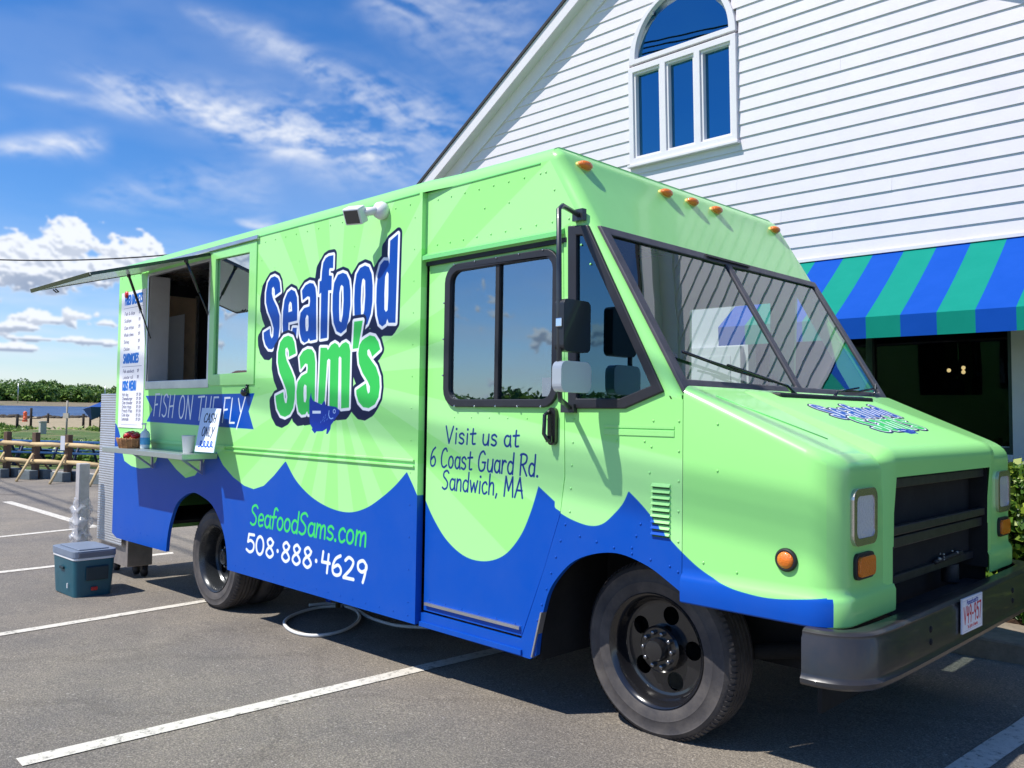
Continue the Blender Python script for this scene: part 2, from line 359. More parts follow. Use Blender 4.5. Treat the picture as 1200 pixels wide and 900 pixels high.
GL = {
 'V': (.6, [[(0, 1), (.28, 0), (.58, 1)]]), 'i': (.14, [[(.07, .6), (.06, 0)], [(.08, .86)]]), 's': (.42, [C_([(.38, .52), (.24, .62), (.06, .54), (.08, .38), (.3, .28), (.38, .14), (.24, 0), (.03, .06)])]),
 't': (.42, [C_([(.2, .9), (.17, .3), (.2, .04), (.38, .04)]), [(0, .6), (.4, .64)]]), 'u': (.46, [C_([(.04, .6), (.03, .2), (.14, .02), (.32, .06), (.42, .3)]), [(.44, .62), (.42, 0)]]),
 'a': (.46, [ar(.22, .3, .2, .3, 60, 360), [(.43, .6), (.42, .2), (.48, 0)]]), '6': (.5, [C_([(.4, 1), (.16, .8), (.03, .42), (.06, .1), (.22, 0), (.42, .1), (.46, .34), (.3, .52), (.08, .36)])]),
 'C': (.58, [C_([(.52, .86), (.38, 1), (.14, .84), (.04, .46), (.12, .1), (.32, 0), (.54, .12)])]), 'o': (.46, [ar(.22, .3, .2, .3, 90, 450, 16)]),
 'G': (.66, [C_([(.54, .86), (.38, 1), (.14, .84), (.04, .46), (.12, .1), (.32, 0), (.54, .14), (.58, .44)]), [(.36, .44), (.62, .44)]]), 'r': (.36, [[(.06, .62), (.05, 0)], C_([(.05, .36), (.14, .54), (.24, .62), (.34, .56)])]),
 'd': (.48, [ar(.22, .3, .2, .3, 50, 330), [(.44, 1.02), (.42, 0)]]), 'R': (.56, [[(.06, 1), (.05, 0)], C_([(0, .96), (.22, 1.02), (.48, .92), (.46, .66), (.26, .52), (.08, .5)]), [(.2, .5), (.54, 0)]]),
 '.': (.16, [[(.06, .02)]]), ',': (.18, [[(.1, .06), (.04, -.14)]]), 'S': (.54, [C_([(.5, .9), (.34, 1.02), (.1, .92), (.08, .7), (.28, .54), (.44, .36), (.4, .1), (.2, 0), (.02, .08)])]),
 'n': (.46, [[(.06, .62), (.05, 0)], C_([(.05, .34), (.16, .56), (.3, .6), (.38, .46), (.4, 0)])]), 'w': (.64, [[(.02, .6), (.16, .02), (.32, .5), (.46, .02), (.6, .62)]]),
 'c': (.42, [C_([(.38, .5), (.26, .61), (.08, .5), (.03, .28), (.12, .04), (.26, 0), (.4, .1)])]), 'h': (.46, [[(.06, 1.04), (.05, 0)], C_([(.05, .34), (.16, .56), (.3, .6), (.38, .46), (.4, 0)])]),
 'M': (.74, [[(.04, 0), (.1, 1), (.34, .3), (.6, 1), (.68, 0)]]), 'A': (.62, [[(0, 0), (.3, 1), (.56, 0)], [(.1, .36), (.5, .36)]]), 'e': (.44, [C_([(.04, .3), (.38, .34), (.36, .54), (.2, .61), (.06, .48), (.04, .2), (.16, .01), (.38, .08)])]),
 'f': (.36, [C_([(.4, .94), (.28, 1.02), (.16, .9), (.13, .4), (.1, 0)]), [(0, .56), (.32, .6)]]), 'm': (.68, [[(.06, .62), (.05, 0)], C_([(.05, .34), (.14, .54), (.26, .58), (.32, .44), (.33, 0)]), C_([(.33, .34), (.42, .54), (.54, .58), (.6, .44), (.62, 0)])]),
 '5': (.54, [[(.5, 1), (.14, .98), (.1, .56)], C_([(.1, .56), (.3, .66), (.5, .5), (.48, .16), (.26, 0), (.03, .1)])]), '0': (.56, [ar(.27, .5, .24, .5, 90, 450, 20)]),
 '8': (.54, [C_([(.44, .86), (.28, 1.02), (.1, .86), (.16, .64), (.38, .44), (.48, .2), (.28, 0), (.06, .16), (.12, .42), (.38, .66), (.46, .86)])]), '·': (.26, [[(.12, .45)]]),
 '4': (.54, [[(.12, 1), (.08, .48), (.5, .5)], [(.42, .92), (.38, 0)]]), '2': (.54, [C_([(.06, .84), (.24, 1.02), (.46, .86), (.36, .5), (.04, .04), (.08, .0), (.52, .02)])]),
 '9': (.54, [C_([(.46, .84), (.3, 1.02), (.08, .88), (.08, .6), (.26, .48), (.46, .64), (.46, .84), (.42, .4), (.34, 0)])]), '1': (.2, [[(.1, 1), (.1, 0)]]), '3': (.5, [C_([(.06, .92), (.24, 1.02), (.44, .86), (.4, .62), (.2, .54), (.44, .44), (.48, .2), (.28, 0), (.04, .08)])]), '7': (.5, [[(.04, 1), (.48, 1), (.16, 0)]]),
 'F': (.5, [[(.08, .98), (.04, 0)], [(.04, 1), (.5, 1.02)], [(.06, .5), (.36, .54)]]), 'I': (.2, [[(.1, 1), (.06, 0)]]), 'H': (.58, [[(.08, 1), (.04, 0)], [(.52, 1.02), (.46, 0)], [(.06, .48), (.48, .52)]]),
 'O': (.62, [ar(.3, .5, .26, .5, 90, 450, 20)]), 'N': (.62, [[(.04, 0), (.08, 1), (.5, 0), (.56, 1.02)]]), 'T': (.56, [[(0, .98), (.58, 1.02)], [(.3, 1), (.26, 0)]]), 'E': (.5, [[(.48, 1.02), (.08, 1), (.04, 0), (.46, .02)], [(.06, .5), (.38, .52)]]),
 'L': (.46, [[(.08, 1), (.04, 0), (.44, .02)]]), 'Y': (.56, [[(.02, 1), (.28, .5)], [(.56, 1.06), (.1, -.2)]]), 'D': (.56, [[(.06, 1), (.05, 0)], C_([(0, 1), (.3, .98), (.5, .7), (.5, .34), (.3, .04), (0, 0)])]), 'K': (.54, [[(.06, 1), (.05, 0)], [(.48, 1), (.07, .46), (.52, 0)]]),
 'B': (.54, [[(.06, 1), (.05, 0)], C_([(.02, .99), (.3, 1), (.44, .8), (.3, .56), (.06, .52)]), C_([(.06, .52), (.36, .5), (.5, .28), (.36, .02), (.02, 0)])]), 'P': (.52, [[(.06, 1), (.05, 0)], C_([(.02, .99), (.34, 1), (.48, .78), (.34, .52), (.06, .48)])]),
 'W': (.8, [[(.02, 1), (.2, 0), (.4, .8), (.58, 0), (.78, 1)]]), 'X': (.54, [[(.02, 1), (.5, 0)], [(.5, 1), (.02, 0)]]), 'U': (.56, [C_([(.05, 1), (.06, .3), (.2, .01), (.38, .04), (.48, .3), (.5, 1)])]), "'": (.16, [[(.1, 1.02), (.06, .8)]]),
 'l': (.14, [[(.07, 1.02), (.05, 0)]]), 'p': (.48, [[(.06, .6), (.03, -.3)], ar(.25, .3, .2, .3, 130, -130)]), 'k': (.44, [[(.06, 1.02), (.05, 0)], [(.38, .6), (.07, .26), (.42, 0)]]), 'b': (.48, [[(.06, 1.02), (.05, .04)], ar(.25, .3, .2, .3, 130, -130)]),
 '-': (.36, [[(.04, .45), (.3, .45)]]), '$': (.5, [C_([(.46, .8), (.3, .9), (.08, .76), (.26, .5), (.46, .3), (.28, .1), (.04, .2)]), [(.26, 1), (.24, 0)]]), 'g': (.46, [ar(.22, .3, .2, .3, 60, 360), C_([(.43, .6), (.42, .1), (.36, -.26), (.1, -.28)])]), 'y': (.44, [[(.02, .6), (.2, .04)], [(.42, .62), (.1, -.3)]]), 'z': (.42, [[(.04, .6), (.38, .6), (.04, 0), (.4, 0)]]), 'v': (.42, [[(.02, .6), (.2, 0), (.4, .62)]]),
 'x': (.42, [[(.02, .6), (.38, 0)], [(.38, .6), (.02, 0)]]), '&': (.5, [C_([(.5, 0), (.1, .7), (.24, 1), (.36, .8), (.06, .3), (.2, 0), (.46, .3)])])}
def text(cv, s, p0, p1, h, w, col, shear=0.0, gap=0.1, up=None):
    """letters along the baseline p0 to p1, cap height h, stroke width w"""
    tot = sum((GL[c][0] + gap) if c != ' ' else 0.36 for c in s) - gap
    p0 = np.array(p0, float); p1 = np.array(p1, float); ex = (p1 - p0) / tot; ez = np.array(up if up is not None else (shear * h, h)); x = 0
    for c in s:
        if c == ' ': x += 0.36; continue
        for st in GL[c][1]:
            P = [tuple(p0 + ex * (x + q[0]) + ez * q[1]) for q in st]; cv.stroke(P, w * (1.35 if len(P) == 1 else 1), col)
        x += GL[c][0] + gap

# ------------------------------------------------------------------ the livery of the truck side
S2 = lambda p: (lambda v: (v[0], v[2]))(sd(p))
LG1, LG2 = np.array((0.625, 0.93, 0.535)), np.array((0.68, 0.945, 0.605))     # the two near greens of the printed rays (sRGB)
LBL, NAVY, LWH, LGR = (0.0, 0.305, 0.70), (0.02, 0.07, 0.25), (0.94, 0.95, 0.96), (0.22, 0.78, 0.34)
LIV = (-9.05, -1.45, 0.15, 3.05)
LOGO = {}
def zz(ox, oy): return lambda p: (ox + p[0] / 6.92, oy + p[1] / 6.92)
zA, zB, zC, zD = zz(305, 290), zz(385, 260), zz(315, 380), zz(375, 370)
SEA = [(zA, [(150,238),(178,254),(192,288),(199,362),(152,396),(150,345),(140,322),(128,335),(127,380),(138,425),(170,490),(190,560),(190,650),(182,730),(160,795),(128,828),(100,825),(75,790),(62,740),(60,694),(110,662),(114,715),(126,742),(138,722),(142,660),(125,595),(95,520),(79,450),(80,370),(95,290),(120,250)], []),
 (zA, [(285,345),(315,360),(332,410),(335,500),(332,595),(262,612),(260,680),(275,700),(290,690),(298,655),(330,655),(325,730),(300,780),(260,780),(232,760),(218,700),(215,620),(218,520),(230,430),(255,370)], [[(275,440),(288,455),(292,520),(262,530),(264,470)]]),
 (zA, [(372,355),(400,312),(435,292),(465,298),(482,335),(488,400),(488,748),(438,760),(428,738),(418,762),(393,776),(370,758),(355,700),(351,610),(360,535),(390,495),(432,482),(438,440),(436,405),(418,400),(378,432)], [[(412,548),(424,560),(426,640),(420,680),(405,682),(400,640),(400,580)]]),
 (zA, [(590,75),(628,68),(625,172),(598,172),(592,190),(592,232),(615,235),(612,350),(585,352),(576,735),(522,745),(528,370),(512,385),(515,280),(530,275),(535,200),(545,130),(565,92)], []),
 (zB, [(150,418),(180,430),(203,480),(212,560),(212,680),(200,780),(178,870),(135,908),(100,890),(75,820),(66,720),(68,600),(80,500),(110,435)], [[(142,515),(155,530),(157,640),(150,760),(138,820),(122,805),(120,700),(122,580),(132,525)]]),
 (zB, [(330,360),(362,372),(385,430),(393,520),(391,650),(378,750),(350,830),(318,862),(280,855),(255,820),(245,750),(243,640),(248,520),(262,430),(290,380)], [[(318,462),(332,480),(333,600),(325,720),(312,775),(298,760),(296,640),(300,530),(308,475)]]),
 (zB, [(600,105),(578,822),(522,822),(512,790),(500,830),(470,852),(445,830),(428,760),(422,660),(425,540),(435,430),(455,355),(485,318),(520,320),(528,345),(535,160)], [[(510,408),(522,425),(520,600),(514,720),(500,735),(488,715),(488,580),(494,450)]])]
SAM = [(zC, [(190,95),(225,108),(242,150),(254,238),(198,266),(195,215),(182,190),(168,202),(168,250),(180,300),(215,375),(240,440),(247,520),(243,610),(232,680),(205,730),(165,752),(128,738),(100,685),(90,620),(88,582),(152,550),(156,600),(166,640),(178,640),(184,590),(175,530),(150,465),(120,390),(106,310),(108,230),(125,150),(155,108)], []),
 (zC, [(282,270),(312,222),(348,202),(382,206),(404,240),(412,310),(405,720),(355,730),(345,705),(330,730),(300,735),(275,710),(262,640),(258,550),(268,470),(300,420),(345,395),(350,360),(348,325),(330,320),(292,370)], [[(325,488),(340,500),(340,600),(332,635),(318,630),(315,560),(317,510)]]),
 (zD, [(38,262),(90,262),(98,282),(125,240),(155,222),(180,238),(190,262),(215,230),(245,215),(270,235),(281,290),(270,745),(206,752),(208,345),(195,330),(186,345),(178,760),(110,730),(118,360),(105,350),(92,365),(70,720),(18,712)], []),
 (zD, [(312,52),(382,42),(345,265),(300,272)], []),
 (zD, [(400,185),(440,162),(480,172),(508,215),(524,275),(458,335),(447,300),(432,272),(418,285),(420,320),(450,365),(490,420),(516,500),(520,580),(510,660),(480,720),(430,750),(385,742),(348,700),(330,640),(328,605),(408,550),(415,600),(425,635),(438,620),(440,575),(420,530),(380,465),(352,390),(345,310),(355,240),(375,205)], [])]
FISH = [(318,0),(330,100),(360,160),(520,235),(575,150),(605,255),(700,262),(800,280),(865,340),(860,400),(800,480),(740,570),(700,620),(690,700),(640,790),(610,795),(620,690),(540,740),(420,745),(390,785),(330,710),(345,680),(295,600),(285,400),(285,150)]
def paint_logo(cv, T, k=1.0):
    def P(z, l): return [T(z(p)) for p in l]
    for grp, col in ((SEA, (0.0, 0.28, 0.65)), (SAM, LGR)):
        G = [(P(z, o), [P(z, h) for h in hs]) for z, o, hs in grp]
        for dx, dz in ((-.045 * k, -.04 * k), (-.03 * k, -.03 * k), (-.015 * k, -.015 * k), (0, 0)):
            for o, hs in G: cv.shape(o, [], NAVY, .042 * k, (dx, dz))
        for o, hs in G: cv.shape(o, hs, LWH, .021 * k)
        for o, hs in G: cv.shape(o, hs, col)
    F = lambda p: T((350 + p[0] / 16.36, 460 + p[1] / 16.36))
    cv.shape([F(p) for p in FISH], [], (0.03, 0.2, 0.62)); cv.shape([F(p) for p in ((345,350),(505,350),(505,405),(345,405))], [], (0.85, 0.9, 0.95))
    cv.stroke([F(p) for p in ar(765, 360, 22, 36, 0, 360)], .007 * k, (0.7, 0.8, 0.95)); cv.stroke([F(p) for p in ((665,350),(655,420),(670,480),(700,505),(740,490))], .008 * k, (0.6, 0.75, 0.95))
    for a, b in ((500, 580), (540, 540), (580, 500), (620, 530), (590, 450), (550, 490), (570, 560)): cv.stroke([F((a, b)), F((a + 12, b - 30))], .005 * k, (0.4, 0.55, 0.85))
def build_livery():
    cv = Canvas(*LIV, 340, LG1); X, Z = np.meshgrid(cv.x0 + (np.arange(cv.w) + .5) / cv.k, cv.z0 + (np.arange(cv.h) + .5) / cv.k)
    cx, cz = S2((398, 440)); A = np.arctan2(Z - cz, X - cx); A = A + (fbm(A * 2, A * 0, 5, 2) - .5) * 0.12
    m = (np.clip((np.sin(A * 17) * 14) + .5, 0, 1) * (X < -2.233))[..., None]; cv.a[:] = LG1 * (1 - m) + LG2 * m
    # the sea: one blue field under a scalloped wave line
    wv = [(128,531),(133,528),(134,512),(137,499),(140,496),(143,503),(146,515),(147,528),(150,540),(158,546),(168,549),(180,548),(187,541),(190,532),(197,532),(203,540),(211,550),(222,560),(233,557),(241,546),(246,536),(250,531),(258,531)]
    wv += [(258,529),(266,545),(278,559),(291,569),(302,573),(314,569),(326,557),(339,541)]
    wv += C_([(340,541),(352,563),(370,582),(392,595),(414,600),(434,595),(452,583),(468,569),(481,554)]) + C_([(482,553),(492,575),(505,606),(522,634),(544,653),(568,658),(590,650),(608,628),(620,600),(629,570)])
    wv += [(630,571),(648,588),(648,594)] + C_([(649,596),(668,608),(690,616),(706,614),(720,602),(730,590),(736,577)]) + C_([(737,576),(755,595),(780,626),(800,648),(822,668),(848,684),(875,694),(910,701),(966,702)])
    cv.shape([S2(p) for p in wv] + [(-1.3, 0.84), (-1.3, 0.0), (-9.3, 0.0), (-9.3, S2((128, 531))[1])], [], LBL)
    # banner and its lettering
    cv.shape([S2(p) for p in ((175,464),(303,461),(296,482),(302,503),(176,494),(183,480))], [], LBL)
    text(cv, 'FISH ON THE FLY', S2((184,487)), S2((289,497)), 0.19, .017, LWH, .12, .12, up=(.03, .2))
    paint_logo(cv, S2)
    text(cv, 'SeafoodSams.com', S2((298,614)), S2((434,640)), .13, .019, (0.25, 0.85, 0.4), .1, .08, up=(.02, .152))
    text(cv, '508·888·4629', S2((293,645)), S2((435,683)), .16, .024, LWH, .05, .1, up=(.01, .138))
    nv = (0.03, 0.18, 0.52)
    text(cv, 'Visit us at', S2((520,519)), S2((606,524)), .09, .0115, nv, .08, .16, up=(.005, .10))
    text(cv, '6 Coast Guard Rd.', S2((502,546)), S2((629,559)), .1, .0115, nv, .08, .12, up=(.008, .115))
    text(cv, 'Sandwich, MA', S2((516,573)), S2((611,584)), .1, .0115, nv, .08, .1, up=(.008, .11))
    return cv.image('side_livery')
def img_mat(name, im, rough=0.36, coat=0.06, bump=True, noise=True):
    m = mat(name, (1, 1, 1), rough, coat=coat, spec=.16, bump=0.015 if bump else 0, bscale=2.5); nt = m.node_tree; b = nt.nodes['Principled BSDF']
    t = nt.nodes.new('ShaderNodeTexImage'); t.image = im; t.interpolation = 'Linear'; t.extension = 'EXTEND'; uvn = nt.nodes.new('ShaderNodeUVMap'); uvn.uv_map = 'uv'
    nt.links.new(uvn.outputs[0], t.inputs[0])
    if noise:                                    # road dust over the print
        n = nt.nodes.new('ShaderNodeTexNoise'); n.inputs['Scale'].default_value = 3.0; n.inputs['Detail'].default_value = 9; n.inputs['Roughness'].default_value = 0.7
        tc = nt.nodes.new('ShaderNodeTexCoord'); nt.links.new(tc.outputs['Object'], n.inputs['Vector'])
        mr = nt.nodes.new('ShaderNodeMapRange'); mr.inputs[1].default_value = 0.3; mr.inputs[2].default_value = 0.8; mr.inputs[3].default_value = 0.0; mr.inputs[4].default_value = 0.03; nt.links.new(n.outputs[0], mr.inputs[0])
        mx = nt.nodes.new('ShaderNodeMix'); mx.data_type = 'RGBA'; mx.inputs['B'].default_value = (0.45, 0.45, 0.4, 1); nt.links.new(mr.outputs[0], mx.inputs['Factor'])
        nt.links.new(t.outputs[0], mx.inputs['A']); nt.links.new(mx.outputs['Result'], b.inputs['Base Color'])
    else: nt.links.new(t.outputs[0], b.inputs['Base Color'])
    return m
M_livery = img_mat('livery_print', build_livery())
UVL = lambda co: ((co[:, 0] - LIV[0]) / (LIV[1] - LIV[0]), (co[:, 2] - LIV[2]) / (LIV[3] - LIV[2]))

# ================================================================== THE TRUCK
Wd = 2.5                                          # body width
truck = thing('food_truck', 'lime green and blue step van food truck with its serving hatch propped open', 'food truck', (-5.2, 1.25, -0.16))
xs = lambda z: -3.027 + (2.923 - z) * 0.608       # raked front plane of the cab
def panel_part(name, outline, holes, y0, y1, m=None, parent=None, bevel=0.0):
    return MB().panel(outline, holes, y0, y1).build(name, m or M_livery, parent or truck, uv=UVL, bevel=bevel)
arcR = [S2(p) for p in ((199,646),(200.5,630),(204,611),(211,591),(220.5,581),(231,577),(242,582),(252.7,591),(261,607),(267,626),(270,646),(271,667))]
arcR = C_(arcR, 4)
XB0, XB1 = -8.97, -4.13
box_out = [(XB0, 2.90), (XB0, .27), (XB0 + .12, .23)] + arcR + [(XB1, .225), (XB1, 2.90)]
WOP = (-8.23, -6.95, 1.785, 2.80)
hole1 = [(WOP[0], WOP[2]), (WOP[1], WOP[2]), (WOP[1], WOP[3]), (WOP[0], WOP[3])]
hole2 = [(-6.86, 1.815), (-6.275, 1.82), (-6.275, 2.79), (-6.86, 2.80)]
panel_part('side_panel', box_out, [hole1, hole2], -.035, -.005)
MB().box(XB1 - .025, XB1 + .002, -.036, .012, .225, 2.90).build('body_pillar', M_livery, truck, uv=UVL)
# belt rails pressed along the box
bl = MB()
for z in (1.19, 1.225): bl.box(-6.62, XB1 - .03, -.047, -.034, z - .008, z + .008)
bl.build('belt_rail', M_livery, truck, uv=UVL, bevel=.004)
bl = MB(); bl.box(-8.9, -6.62, -.047, -.034, 1.205, 1.235).build('belt_rail', M_livery, truck, uv=UVL, bevel=.004)
# cab side with the quarter window opening
arcF = [S2(p) for p in ((628,768),(632,735),(637,715),(643,694),(653,677),(669,660),(688,651),(712,647.5),(733,651),(760,664),(781,680),(800,696))]
arcF = C_(arcF, 4)
qw = [S2(p) for p in ((673,274),(682,274),(764,454),(730,470),(673,470))]
cab_out = [(XB1, 2.90), (XB1, 2.455), (-2.985, 2.455), (-2.955, 1.2), (-2.985, 1.0), (-3.095, .7), (-3.26, .295), (XB1, .295), (XB1, .21), (-3.19, .205)] + arcF + \
          [(-2.235, .72), (-2.235, 1.60), (xs(1.62) - .078, 1.62), (xs(2.90) - .078, 2.90)]
cabs = panel_part('cab_side', cab_out, [qw], 0, .03)
def frame_xz(outer, inner, y0, y1, name, m, parent, bevel=.006):
    return MB().panel(outer, [inner], y0, y1).build(name, m, parent, bevel=bevel)
qo = [S2(p) for p in ((667,265),(690,264),(779,459),(733,479),(667,479))]; qi = [S2(p) for p in ((677,276),(684,276),(764,452),(728,467),(677,467))]
qf = frame_xz(qo, qi, -.014, .012, 'quarter_window_frame', M_gask, truck)
MB().panel(qi, [], .004, .006).build('quarter_glass', G_quar, qf)
# sliding door
door_out = [(-4.105, 2.437), (-3.0, 2.437), (-2.972, 1.2), (-3.0, 1.0), (-3.108, .7), (-3.27, .31), (-4.105, .31)]
wr = rrect(-3.915, -3.035, 1.58, 2.40, .09)
door = panel_part('sliding_door', door_out, [wr], .014, .04)
wo = rrect(-3.94, -3.015, 1.56, 2.42, .11); wi = rrect(-3.89, -3.06, 1.605, 2.375, .07)
dw = frame_xz(wo, wi, -.006, .03, 'door_window_frame', M_gask, door)
MB().panel(rrect(-3.89, -3.48, 1.605, 2.375, .02), [], .016, .018).build('window_pane', G_side, dw)
MB().panel(rrect(-3.50, -3.055, 1.605, 2.375, .02), [], .021, .023).build('window_pane', G_side, dw)
MB().box(-3.505, -3.475, .004, .02, 1.605, 2.375).build('window_bar', M_black, dw)
MB().box(-3.13, -3.05, .002, .012, 1.62, 1.72).build('window_latch', M_steel, dw)
# rain gutter, black door track and lower trim
MB().panel([(0, 0), (-.035, -.02), (-.035, -.045), (0, -.03)], [], XB1 + .01, -2.98).build('tmp', M_greend)
g = bpy.data.objects['tmp']; me = g.data
for v in me.vertices: v.co = Vector((v.co.y, v.co.x, v.co.z + 2.515))
g.name = 'door_gutter'; g.data.name = 'door_gutter'; setparent(g, truck)
MB().box(XB1 + .012, -2.965, -.004, .013, 2.437, 2.462).build('door_track', M_black, truck)
MB().box(-4.085, -3.275, -.002, .013, .345, .362).build('door_trim', M_alu, door)
MB().box(XB1 + .01, -3.25, -.012, -.001, .215, .243).build('sill_lip', M_livery, truck, uv=UVL)
hd = MB(); hd.panel(rrect(-3.075, -3.02, 1.36, 1.56, .025), [], -.012, .012); hd.tube([(-3.06, -.012, 1.54), (-3.065, -.045, 1.52), (-3.065, -.05, 1.42), (-3.05, -.04, 1.39), (-3.045, -.012, 1.38)], .011, 8); hd.box(-3.07, -3.03, -.03, -.01, 1.375, 1.41)
hd.build('door_handle', M_blackg, door, bevel=.004)
# louvres in front of the door
for i in range(9):
    z = 1.205 - i * .0285
    l = MB(); l.add([(-2.405, .001, z), (-2.30, .001, z), (-2.30, -.014, z - .017), (-2.405, -.014, z - .017), (-2.405, .001, z - .02), (-2.30, .001, z - .02)], [(0, 3, 2, 1), (3, 4, 5, 2), (0, 4, 3), (1, 2, 5)])
    l.build('louvre', M_livery, truck, uv=UVL, fix=False)
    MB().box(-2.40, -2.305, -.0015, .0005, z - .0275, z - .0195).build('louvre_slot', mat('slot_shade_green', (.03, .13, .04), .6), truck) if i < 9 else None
# raised model badge below the quarter window (blank strip, pressed)
MB().box(-2.70, -2.28, -.004, .002, 1.462, 1.475).build('badge_rail', M_green, truck); MB().box(-2.70, -2.28, -.004, .002, 1.425, 1.455).build('badge_strip', M_green, truck, bevel=.002)
# rivets
rv = MB()
def rivets(p0, p1, n, y, r=.0065):
    for i in range(n):
        t = i / max(1, n - 1); rv.ball((p0[0] + (p1[0] - p0[0]) * t, y, p0[1] + (p1[1] - p0[1]) * t), r, 7, 4, sc=(1, .55, 1))
rivets((-8.9, 2.84), (-4.25, 2.84), 32, -.036); rivets((-4.02, 2.84), (-3.16, 2.84), 8, -.001); rivets((-4.02, 2.56), (-2.95, 2.56), 10, -.001)
rivets((-3.12, 2.84), (-2.8, 2.3), 6, -.001); rivets((-3.6, 2.72), (-3.4, 2.72), 2, -.001); rivets((-2.9, 1.50), (-2.92, 1.02), 5, -.001); rivets((-2.95, .95), (-3.14, .42), 7, -.001)
rivets((-2.255, 1.5), (-2.255, .8), 6, -.001); rivets((-2.40, 1.5), (-2.42, 1.25), 3, -.001); rivets((-2.62, 1.4), (-2.45, 1.4), 2, -.001); rivets((-2.47, 1.0), (-2.52, .88), 3, -.001); rivets((-2.85, .9), (-2.3, .82), 6, -.001)
rivets((-3.85, 1.50), (-3.1, 1.50), 6, .013, .005); rivets((-4.2, 2.75), (-4.2, .35), 13, -.036, .005); rivets((-6.1, 2.7), (-6.1, 1.7), 6, -.036, .005); rivets((-4.05, .38), (-3.32, .37), 6, .013, .005)
rivets((-8.9, .35), (-7.8, .33), 8, -.036, .005); rivets((-6.4, .28), (-4.2, .27), 16, -.036, .005); rivets((-5.9, 2.62), (-4.5, 2.66), 5, -.036, .004); rivets((-2.05, 1.49), (-2.05, 1.28), 2, -.001); rivets((-2.12, .86), (-1.95, .84), 2, -.001)
tag(rv.build('rivet_rows', M_livery, truck, uv=UVL, fix=False), kind='stuff')
gr = MB()                                        # bright gasket rivets round the door window
for i in range(5):
    t = i / 4; gr.ball((-3.85 + .72 * t, -.008, 2.415), .006, 6, 4); gr.ball((-3.83 + .70 * t, -.008, 1.565), .006, 6, 4)
for i in range(3): gr.ball((-3.94, -.008, 1.75 + .22 * i), .006, 6, 4)
tag(gr.build('gasket_screws', M_chrome, dw, fix=False), kind='stuff')
# roof
def roof_sec(x, y0, crown):
    r = .09; p = [(y0, 2.897)] + [(y0 + r - r * math.cos(R_(a)), 2.90 + r * math.sin(R_(a))) for a in (8, 25, 42, 58, 74, 90)]
    n = 9; mid = [(y0 + r + (Wd - 2 * y0 - 2 * r) * i / n, 2.99 + crown * math.sin(math.pi * i / n)) for i in range(1, n)]
    q = p + mid + [(Wd - a, b) for a, b in p[::-1]]; return [(x, a, b) for a, b in q]
secs = [roof_sec(-8.93, -.035, .035), roof_sec(-8.9, -.035, .05), roof_sec(-7, -.035, .05), roof_sec(-5, -.035, .05), roof_sec(XB1, -.034, .05), roof_sec(XB1 + .25, -.006, .045), roof_sec(-3.5, 0, .03), roof_sec(xs(2.9) - .078, 0, 0)]
secs[0] = [(x - .04, y, z) for x, y, z in secs[0]]
rf = MB(); n = len(secs[0]); rf.add([p for s_ in secs for p in s_], [(i * n + k, i * n + k + 1, (i + 1) * n + k + 1, (i + 1) * n + k) for i in range(len(secs) - 1) for k in range(n - 1)], sm=True)
rf.build('roof', M_green, truck, auto=35, fix=True)
sm = MB(); sm.box(XB0, XB1 - .03, -.040, -.03, 2.893, 2.899); sm.box(XB1 + .01, -3.16, -.005, .002, 2.893, 2.899); sm.build('roof_seam', M_greend, truck)
# rings for rounded cab front and nose
def plan(xf, r, y0, y1, ys, n=8):
    p = [(xf - r - .008, y0)] + [(xf - r + r * math.sin(R_(90 * i / n)), y0 + r - r * math.cos(R_(90 * i / n))) for i in range(n + 1)]
    return p + [(xf, y) for y in ys] + [(xf - r + r * math.cos(R_(90 * i / n)), y1 - r + r * math.sin(R_(90 * i / n))) for i in range(n + 1)] + [(xf - r - .008, y1)]
def skin(rings, keep=lambda c: True, cap=False):
    b = MB(); n = len(rings[0]); vs = [p for r in rings for p in r]; fs = []
    for i in range(len(rings) - 1):
        for k in range(n - 1):
            f = (i * n + k, i * n + k + 1, (i + 1) * n + k + 1, (i + 1) * n + k); c = sum((Vector(vs[j]) for j in f), Vector()) / 4
            if keep(c): fs.append(f)
    if cap: fs.append(tuple((len(rings) - 1) * n + k for k in range(n)))
    b.add(vs, fs, 0, True); return b
ysC = [.2, .6, 1.25, 1.9, 2.3]; rings = []
for z in (1.603, 1.645, 1.9, 2.2, 2.485, 2.55, 2.75, 2.90): rings.append([(x, y, z) for x, y in plan(xs(z), .07, 0, Wd, ysC)])
for a in (12, 30, 48, 66, 80, 90):
    i_ = .09 * (1 - math.cos(R_(a))); z = 2.90 + .09 * math.sin(R_(a)); xf = xs(2.90) - i_ - .03 * math.sin(R_(a)); xb = xs(2.9) - .078
    rings.append([(max(x, xb) if k not in (0, len(ysC) + 19) else xb, y, z) for k, (x, y) in enumerate(plan(xf, .05, i_, Wd - i_, ysC))])
cf = skin(rings, lambda c: not (1.645 < c.z < 2.485 and .06 < c.y < 2.44), cap=True)
cf.build('cab_front', M_green, truck, auto=45)
MB().box(-2.36, -2.246, .006, .028, 1.50, 1.622).build('corner_patch', M_green, truck)
